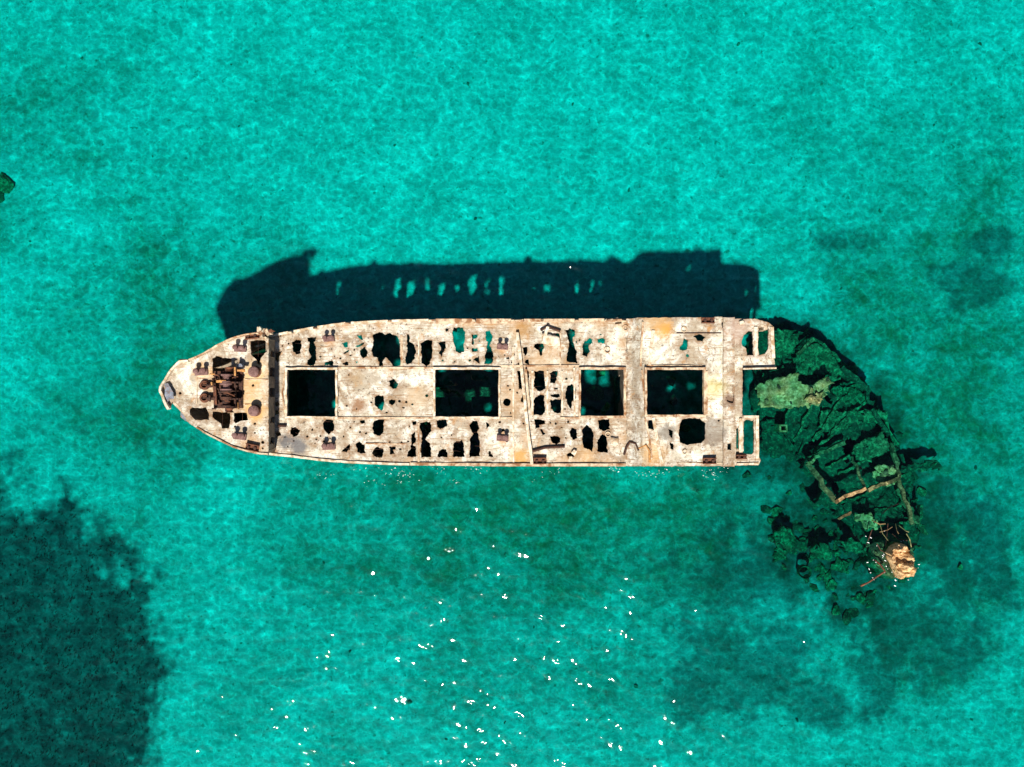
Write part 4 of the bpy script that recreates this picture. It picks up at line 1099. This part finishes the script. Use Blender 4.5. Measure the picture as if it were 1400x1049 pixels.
wslab('long dark sunken plate sticking out on the far right', Z7, [(1000, 90), (1120, 50), (1220, 45), (1260, 80), (1130, 105), (1010, 120)], -2.3, (-.05, .05), M_ALGD)
wslab('dark sunken plate inside the square frame', Z7, [(640, 130), (760, 110), (780, 185), (640, 260)], -2.4, (.0, .05), M_ALGD)
wslab('dark sunken plate below the square frame', Z7, [(640, 300), (860, 260), (960, 230), (980, 300), (860, 370), (720, 380)], -2.0, (.03, -.05), M_ALGD)
wslab('mossy sunken plate left of the tangled bars', Z7, [(740, 360), (830, 370), (890, 410), (860, 450), (800, 440), (745, 400)], -.8, (.05, .0), M_ALGY)
wslab('sunken plate lowest in the heap, left of the tan lump', Z7, [(640, 520), (720, 500), (800, 560), (790, 600), (700, 580)], -2.2, (.05, .05), M_ALG)
wslab('long narrow sunken plate along the right side of the heap', Z7, [(1000, 170), (1040, 260), (1090, 330), (1120, 420), (1080, 430), (1040, 340), (985, 220)], -1.2, (.08, .0), M_ALG)
wslab('low mound-like sunken slab at the lower left end of the heap', Z7, [(265, 480), (310, 430), (370, 460), (385, 540), (330, 600), (260, 590)], -3.0, (.03, .06), M_ALG, .5)
wslab('ragged sunken slab right of the mound at the lower left', Z7, [(470, 580), (530, 540), (600, 570), (640, 600), (560, 650), (480, 630)], -2.7, (.03, .06), M_ALG, .5)

OUT = [(1030, 446), (1085, 448), (1130, 478), (1168, 515), (1198, 560), (1222, 600), (1240, 645), (1258, 690), (1262, 735), (1250, 775)]
INN = [(1030, 560), (1058, 590), (1075, 610), (1090, 625), (1102, 640), (1118, 660), (1135, 690), (1155, 715), (1172, 745), (1185, 785)]
STERN = empty('sunken_stern', (*P(1150, 600, -3.5), -3.5)); tag(STERN, 'dark green collapsed stern hull curving under water off the broken end', 'wreckage')
def stern_pt(t, w):
    i = min(int(t), len(OUT) - 2); f = t - i
    o = [OUT[i][k] + (OUT[i + 1][k] - OUT[i][k]) * f for k in (0, 1)]; q = [INN[i][k] + (INN[i + 1][k] - INN[i][k]) * f for k in (0, 1)]
    z = -2.75 + .75 * math.sin(math.pi * min(1, max(0, w * 1.1 - .05)))
    x, y = P(o[0] + (q[0] - o[0]) * w, o[1] + (q[1] - o[1]) * w, z)
    return x, y, z
nu, nw = 110, 44; vs = []
for i in range(nu + 1):
    for j in range(nw + 1):
        x, y, z = stern_pt(9 * i / nu, j / nw)
        e = .35 * float(fbm(x * .5, y * .5, 4)); ex = .5 + 1.3 * abs(2 * j / nw - 1) ** 3; x += ex * float(fbm(x * .5, y * .5 + 30, 3)); y += ex * float(fbm(x * .5 + 60, y * .5, 3))
        vs.append((x, y, z + e - (.9 if (i in (0, nu) or j in (0, nw)) else 0)))
fs_ = []
for i in range(nu):
    for j in range(nw):
        x, y, z = vs[i * (nw + 1) + j]
        if float(fbm(x * .45 + 7, y * .45, 3)) > .62: continue
        fs_.append((i * (nw + 1) + j, i * (nw + 1) + j + 1, (i + 1) * (nw + 1) + j + 1, (i + 1) * (nw + 1) + j))
link('hull_shell', pymesh('hull_shell', vs, fs_, True), M_ALGD, STERN)
for k in range(11):
    t = .7 + k * .76 + random.uniform(-.15, .15); pts = [stern_pt(min(8.99, t + random.uniform(-.08, .08)), w) for w in np.linspace(.02, random.uniform(.7, .95), 9)]
    m = MB()
    for a_, b_ in zip(pts[:-1], pts[1:]): m.beam((a_[0], a_[1], a_[2] + .15), (b_[0], b_[1], b_[2] + .15), .24, .36, .12, 2)
    m.build('hull_frame', M_ALG if k % 3 else M_ALGB, STERN)
pts = [stern_pt(t, .0) for t in np.linspace(.2, 8.9, 40)]; m = MB()
for k in range(0, 36, 6):
    m = MB()
    for a_, b_ in zip(pts[k:k + random.choice((3, 4, 5))], pts[k + 1:k + 7]):
        wo = lambda q: (q[0] + .9 * float(fbm(q[0] * .5, q[1] * .5 + 30, 3)), q[1] + .9 * float(fbm(q[0] * .5 + 60, q[1] * .5, 3)), q[2] + .2 + .4 * math.sin(q[0] * 1.3))
        m.beam(wo(a_), wo(b_), .3, .7, .08, 1)
    m.build('gunwale_piece', M_ALG if k % 12 else M_ALGD, STERN)

def wbeam(label, zf, a, b, za, zb, w, h, mat, cat='beam', name='sunken_beam'):
    A = (*zf([a], za)[0], za); B = (*zf([b], zb)[0], zb); m = MB()
    m.beam(A, B, w, h, .11, max(4, int(math.dist(A, B) / .45))); return tag(m.build(name, mat), label, cat, 'sunken beams of the broken stern')
wbeam('sunken beam, slanted mossy left side of the square frame', Z7, (450, 62), (620, 288), -1.0, -.5, .42, .5, M_ALGB)
wbeam('tan beam just breaking the surface, lower side of the square frame', Z7, (618, 290), (800, 205), -.25, -.02, .28, .4, M_TANW)
wbeam('sunken beam that carries on from the tan one to the right', Z7, (815, 222), (1000, 150), -.12, -.5, .34, .4, M_ALGB)
wbeam('short sunken beam, upper left corner of the square frame', Z7, (452, 62), (520, 16), -.9, -1.3, .3, .4, M_ALGY)
wbeam('thin sunken beam hanging inside the square frame', Z7, (720, 20), (792, 195), -1.2, -.3, .2, .3, M_ALG)
wbeam('long sunken beam up the right side of the square frame', Z7, (955, -60), (1000, 150), -1.5, -.5, .35, .4, M_ALG)
wbeam('sunken beam running down to the tan lump', Z7, (1000, 160), (1080, 420), -.5, -.6, .3, .35, M_ALGB)
wbeam('short tan beam stub below the square frame', Z7, (638, 392), (715, 352), -.4, -.2, .22, .3, M_TANW)
wbeam('sunken beam along the dark gap in the upper part of the heap', Z6, (420, 300), (525, 205), -1.2, -1.5, .3, .4, M_ALG)
wbeam('sunken beam sloping along the lower middle of the heap', Z6, (490, 965), (720, 862), -1.4, -1.3, .35, .4, M_ALG)
wbeam('short pale sunken beam standing out on the bright slab', Z6, (445, 630), (515, 515), -.9, -.45, .28, .4, M_ALGY)
wbeam('sunken beam along the outer rim of the heap', Z6, (700, 380), (880, 540), -1.8, -2.3, .4, .5, M_ALGD)
wbeam('sunken beam low on the outer rim of the heap', Z6, (890, 650), (1000, 820), -2.0, -2.0, .4, .5, M_ALGD)

# the tan lump that stands out of the water, with its split lower face
q = Z7([(945, 600), (965, 570), (1000, 545), (1040, 552), (1060, 590), (1100, 640), (1095, 690), (1050, 735), (1005, 748), (985, 700), (960, 650)], .9)
pg = roughen(q, .14, .07, 2); c = pg.mean(0)
lump = empty('tan_wreck_lump', (c[0], c[1], -3.4)); tag(lump, 'tan broken concrete lump rising out of the water at the end of the sunken heap', 'wreckage')
def lump_top(u, v):
    d = math.hypot(u - c[0], v - c[1]); return (u, v, 1.35 - .25 * d * d * .5 + .55 * float(fbm(u * 1.1, v * 1.1, 4)) + .25 * float(np.sign(perlin(u * .9 + 4, v * .9))) - .18 * (v - c[1]))
slab('lump_top', pg, [], lump_top, lambda u, v: (c[0] + (u - c[0]) * 1.05, c[1] + (v - c[1]) * 1.05, -.6), M_TAN, lump, .13)
m = MB(); a0 = Z7([(975, 690)], .5)[0]; b0 = Z7([(1030, 740)], .5)[0]
m.beam((*a0, .55), (*b0, .35), .3, .5, .06, 4); m.build('split_edge', M_ALGY, lump)
pg2 = roughen(circ(c, 1.75, 18, 1.9), .25, .25, 4)
slab('lump_base', pg2, [], lambda u, v: (u, v, -.55 + .2 * float(fbm(u, v, 3))), lambda u, v: (c[0] + (u - c[0]) * 1.3, c[1] + (v - c[1]) * 1.3, -3.7), M_ALG, lump, .3, True)
# bent rusty pipe beside it
pp = [(855, 635), (890, 665), (918, 705), (870, 735), (820, 770), (772, 792)]
pz = [-.1, .35, .55, .45, .3, .12]
m = MB(); m.tube([(*Z7([p], z)[0], z) for p, z in zip(pp, pz)], [.07, .08, .11, .08, .07, .10], 9)
tag(m.build('bent_pipe', M_RUST, None, True), 'bent rusty pipe sticking out of the water beside the tan lump', 'pipe')
# tangled bars
rr = random.Random(9)
BARS = [((805, 548), (840, 455), -.1, .1), ((890, 430), (935, 520), .15, .2), ((935, 420), (920, 560), .05, -.1), ((885, 470), (960, 440), .1, .1), ((960, 480), (1050, 520), -.1, .15),
        ((1045, 480), (1075, 560), .2, .1), ((870, 540), (930, 600), .1, -.2), ((980, 420), (1000, 480), -.3, .1), ((900, 360), (1000, 300), -.5, -.3), ((1000, 430), (1060, 470), -.2, .0), ((1060, 560), (1090, 620), .2, .3), ((840, 400), (920, 420), -.2, .1)]
for i, (a, b, za, zb) in enumerate(BARS):
    A = Vector((*Z7([a], za)[0], za)); B = Vector((*Z7([b], zb)[0], zb)); mid = (A + B) / 2 + Vector((rr.uniform(-.25, .25), rr.uniform(-.25, .25), rr.uniform(0, .2)))
    m = MB(); m.tube([A, (A + mid) / 2, mid, (mid + B) / 2, B], rr.uniform(.025, .05), 7)
    tag(m.build('rusty_bar', [M_DRUST, M_ALGB, M_DRUST, M_TANW][i % 4], None, True), 'thin crooked bar in the dark tangle above the tan lump', 'bar', 'tangled bars above the tan lump')
# black hollow behind the bars: dark plates added to stand for its shade
for q, z, t_, lab in (([(900, 520), (960, 500), (1060, 540), (1050, 580), (990, 545), (930, 600)], -1.9, (0, .1), 'dark plate added as shade in the hollow right above the tan lump'),
                      ([(825, 560), (870, 535), (915, 560), (950, 620), (950, 670), (900, 660), (850, 620)], -.5, (.1, -.2), 'black plate added as shade in the water left of the tan lump')):
    wslab(lab, Z7, q, z, t_, M_ALGD, .2, .1)
# round tank end lying on the seabed and a square stump by the stern
x, y = Z7([(440, 710)], -3.0)[0]; m = MB(); m.tube([(x, y, -3.7), (x, y, -2.9)], [.62, .62], 22, False); m.tube([(x, y, -2.9), (x, y, -3.3)], [.62, .45], 22, False)
tag(m.build('sunken_ring', M_ALG, None, True), 'round ring-shaped object on the seabed at the lower left of the heap', 'ring')
x, y = Z6([(320, 772)], -1.5)[0]; m = MB()
for dx, dy, w, d in ((-.3, 0, .14, .7), (.3, 0, .14, .7), (0, .28, .5, .14), (0, -.28, .5, .14)): m.box((x + dx, y + dy, -2.2), (w, d, 2.6), jit=.02)
tag(m.build('sunken_stump', M_ALGY), 'small square hollow stump under water right of the lower stern platform', 'stump')

# ------------------------------------------------------------------ rubble and rocks, each its own thing
def shard_mesh(name, seed):
    """an angular broken chunk: the hull of scattered points, edges chipped"""
    rg_ = np.random.default_rng(seed); bm = bmesh.new()
    p = rg_.normal(0, 1, (16, 3)); p /= np.linalg.norm(p, axis=1)[:, None]; p *= rg_.uniform(.7, 1.1, (16, 1))
    p[:, 1] *= rg_.uniform(.5, .9); p[:, 2] *= rg_.uniform(.3, .55)
    for q in p: bm.verts.new(q)
    bmesh.ops.convex_hull(bm, input=list(bm.verts))
    bmesh.ops.delete(bm, geom=[v_ for v_ in bm.verts if not v_.link_faces], context='VERTS')
    bmesh.ops.subdivide_edges(bm, edges=list(bm.edges), cuts=1, use_grid_fill=True)
    for v_ in bm.verts: v_.co *= 1 + rg_.uniform(-.09, .06)
    me_ = bpy.data.meshes.new(name); bm.to_mesh(me_); bm.free(); return me_
ROCKS = [shard_mesh('rubble_chunk', i) for i in range(9)]
def rocks_of(mats):
    out = []
    for mt in mats:
        for r in ROCKS:
            q = r.copy(); q.materials.append(mt); out.append(q)
    return out
RK_D = rocks_of([M_ALGD, M_ALG]); RK_S = rocks_of([M_ROCK]); RK_Y = rocks_of([M_ALGY])
def put_rock(name, me, x, y, z, s, label, cat, group=None):
    o = bpy.data.objects.new(name, me); COL.objects.link(o); o.location = (x, y, z); o.scale = (s, s * rr.uniform(.8, 1.2), s * rr.uniform(.7, 1.1)); o.rotation_euler = (0, 0, rr.uniform(0, 6.28))
    return tag(o, label, cat, group)
n_ = 0
while n_ < 120:
    px, py = rr.uniform(1010, 1275), rr.uniform(440, 835); x, y = sb(px, py)
    if not in_poly([(x, y)], WF)[0]: continue
    if px < 1045 and 436 < py < 640: continue
    z = float(sea_z(np.array([x]), np.array([y]))[0]); s = rr.uniform(.25, .75)
    put_rock('rubble_block', rr.choice(RK_D), x, y, z + s * .12, s, 'dark algae-grown rubble block in the sunken heap off the stern', 'rubble', 'rubble of the sunken heap'); n_ += 1
FIELD = np.array([sb(*q) for q in ((1048, 700), (1090, 690), (1130, 700), (1165, 730), (1190, 800), (1200, 840), (1150, 850), (1110, 810), (1060, 775))])
n_ = 0
while n_ < 60:
    x, y = rr.uniform(*np.sort(FIELD[:, 0])[[0, -1]]), rr.uniform(*np.sort(FIELD[:, 1])[[0, -1]])
    if not in_poly([(x, y)], FIELD)[0]: continue
    z = float(sea_z(np.array([x]), np.array([y]))[0]); s = rr.uniform(.35, 1.0)
    put_rock('rubble_block', rr.choice(RK_D), x, y, z + s * .05, s, 'low dark rubble block on the seabed at the lower left of the sunken heap', 'rubble', 'rubble field beside the sunken heap'); n_ += 1
n_ = 0
core = [q for q in SLABS if q[0][:, 0].mean() > 20]
while n_ < 110:
    pg, f_ = rr.choice(core); lo, hi = pg.min(0), pg.max(0); x, y = rr.uniform(lo[0], hi[0]), rr.uniform(lo[1], hi[1])
    if not in_poly([(x, y)], pg)[0]: continue
    s = rr.uniform(.12, .42)
    put_rock('rubble_block', rr.choice(RK_D), x, y, f_(x, y) + s * .1, s, 'small algae-grown chunk lying on a sunken slab off the stern', 'rubble', 'chunks on the sunken slabs'); n_ += 1
DARK = [(112, 79, 5), (200, 72, 6), (315, 88, 6), (257, 54, 4), (327, 173, 5), (295, 248, 6), (640, 116, 5), (762, 100, 6), (783, 142, 5), (733, 157, 5), (1202, 289, 5), (1326, 259, 6), (1276, 172, 5), (1210, 258, 4),
        (330, 880, 5), (444, 735, 6), (441, 770, 5), (492, 742, 5), (560, 960, 6), (600, 1018, 7), (610, 1010, 4), (410, 906, 5), (478, 892, 5), (385, 945, 5), (690, 988, 5), (648, 852, 5), (730, 860, 5), (830, 700, 6), (955, 672, 6),
        (1010, 735, 6), (1090, 985, 5), (960, 1000, 6), (1330, 985, 6), (1290, 660, 8), (1335, 640, 6), (1370, 610, 5), (1250, 480, 5), (1180, 400, 6), (1150, 395, 5), (60, 130, 6), (40, 330, 5), (110, 400, 5), (180, 300, 5), (90, 560, 5), (210, 215, 5),
        (480, 60, 5), (540, 200, 5), (900, 90, 5), (1010, 60, 6), (1120, 120, 5), (860, 260, 5), (960, 320, 5), (650, 300, 5), (430, 230, 5), (870, 940, 6), (800, 830, 5), (690, 760, 5), (1370, 500, 5), (1340, 60, 5)]
for px, py, r in DARK[::2]:
    x, y = sb(px, py); z = float(sea_z(np.array([x]), np.array([y]))[0]); s = r * .071 * rr.uniform(.4, .75)
    put_rock('seabed_rock', rr.choice(RK_S), x, y, z + s * .15, s, 'small dark rock lying alone on the pale sandy seabed', 'rock', 'small rocks on the sand')
for px, py, s, lab in ((8, 252, 1.35, 'largest dark rock on the sand, cut by the left picture edge'), (1, 270, .9, 'dark rock touching the largest one at the left picture edge'), (1313, 775, .5, 'pale rock to the right of the tan lump')):
    x, y = sb(px, py); z = float(sea_z(np.array([x]), np.array([y]))[0])
    put_rock('seabed_rock', rr.choice(RK_D if s > .6 else RK_Y), x, y, z + .1, s, lab, 'rock')
# mounds seen down the third hatch, and rubble in the others
for px, py, z, s, mt, lab in ((822, 512, -1.6, 1.0, RK_Y, 'pale rubble mound at the upper end of the third hatch'), (829, 560, -1.4, .8, RK_Y, 'pale rubble mound at the lower end of the third hatch'),
                          (812, 538, -2.6, 1.2, RK_D, 'dark sunken mound in the middle of the third hatch'), (922, 522, -2.2, .8, RK_D, 'sunken mound in the upper half of the aftmost hatch'), (922, 548, -2.4, .7, RK_D, 'sunken mound in the lower half of the aftmost hatch'), (937, 585, -1.5, .9, RK_D, 'mound under the big ragged hole below the aftmost hatch')):
    x, y = P(px, py, z); put_rock('rubble_mound', rr.choice(mt), x, y, z - .5, s, lab, 'rubble')

# ------------------------------------------------------------------ seagrass
rg = np.random.default_rng(21)
cand = np.stack([rg.uniform(-52, 52, 190000), rg.uniform(-40, 40, 190000)], 1)
den = grass_density(cand[:, 0], cand[:, 1])
cand = cand[rg.random(len(cand)) < np.where(den > .8, den * .14, 0.0) * (cand[:, 0] > -60)]
gz = sea_z(cand[:, 0], cand[:, 1])
V_, F_ = [], []
k = 0
n_t = len(cand)
for blade in range(3):
    an = rg.uniform(0, 2 * math.pi, n_t); L = rg.uniform(.10, .24, n_t); w = rg.uniform(.02, .05, n_t); up = rg.uniform(.08, .25, n_t)
    dx, dy = np.cos(an), np.sin(an)
    b0 = np.stack([cand[:, 0] - dy * w, cand[:, 1] + dx * w, gz - .03], 1); b1 = np.stack([cand[:, 0] + dy * w, cand[:, 1] - dx * w, gz - .03], 1)
    t1 = np.stack([cand[:, 0] + dx * L + dy * w, cand[:, 1] + dy * L - dx * w, gz + up], 1); t0 = np.stack([cand[:, 0] + dx * L - dy * w * .6, cand[:, 1] + dy * L + dx * w * .6, gz + up * .8], 1)
    q = np.stack([b0, b1, t1, t0], 1).reshape(-1, 3); V_.append(q); F_.append(np.arange(len(q)).reshape(-1, 4) + k); k += len(q)
me = fast_mesh('seagrass', np.concatenate(V_), np.concatenate(F_), False)
ng = N('seagrass_blades'); cg = ng.mix(ng.ramp(ng.noise(1.3, 4, .7), (.35, 0), (.68, 1)), (.035, .055, .050), (.08, .12, .09))
sg = link('seagrass', me, ng.done(cg, .8)); sg['kind'] = 'stuff'; sg['label'] = 'dark seagrass growing in ragged patches on the sand'; sg['category'] = 'seagrass'

# ------------------------------------------------------------------ foam where the swell laps the wreck
fv, ff = [], []
fr = random.Random(31)
def fleck(px, py, s_):
    x, y = P(px, py, .05); k_ = len(fv); n__ = 6; st = fr.uniform(1, 2.4); an = fr.gauss(-.25, .4)
    for i in range(n__):
        t = 2 * math.pi * i / n__; r_ = s_ * fr.uniform(.5, 1.1); dx, dy = r_ * st * math.cos(t), r_ * .6 * math.sin(t)
        fv.append((x + dx * math.cos(an) - dy * math.sin(an), y + dx * math.sin(an) + dy * math.cos(an), .075 + fr.uniform(0, .01)))
    ff.append(tuple(range(k_, k_ + n__)))
for c_ in range(30):
    cx = fr.uniform(425, 1000); cy = 640 + abs(fr.gauss(0, 9))
    for _ in range(fr.randint(2, 9)): fleck(cx + fr.gauss(0, 8), cy + fr.gauss(0, 3), fr.uniform(.015, .04))
for _ in range(24):
    t = fr.uniform(0, 6.28); fleck(1230 + 24 * math.cos(t) + fr.gauss(0, 4), 772 + 26 * math.sin(t) + fr.gauss(0, 4), fr.uniform(.03, .08))
for _ in range(14): fleck(fr.uniform(1180, 1230), fr.uniform(715, 800), fr.uniform(.03, .07))
nf = N('foam'); fo_ = link('foam', pymesh('foam', fv, ff), nf.done((.85, .87, .87), .6)); fo_['kind'] = 'stuff'; fo_['label'] = 'white flecks of foam lapping along the wreck'; fo_['category'] = 'foam'
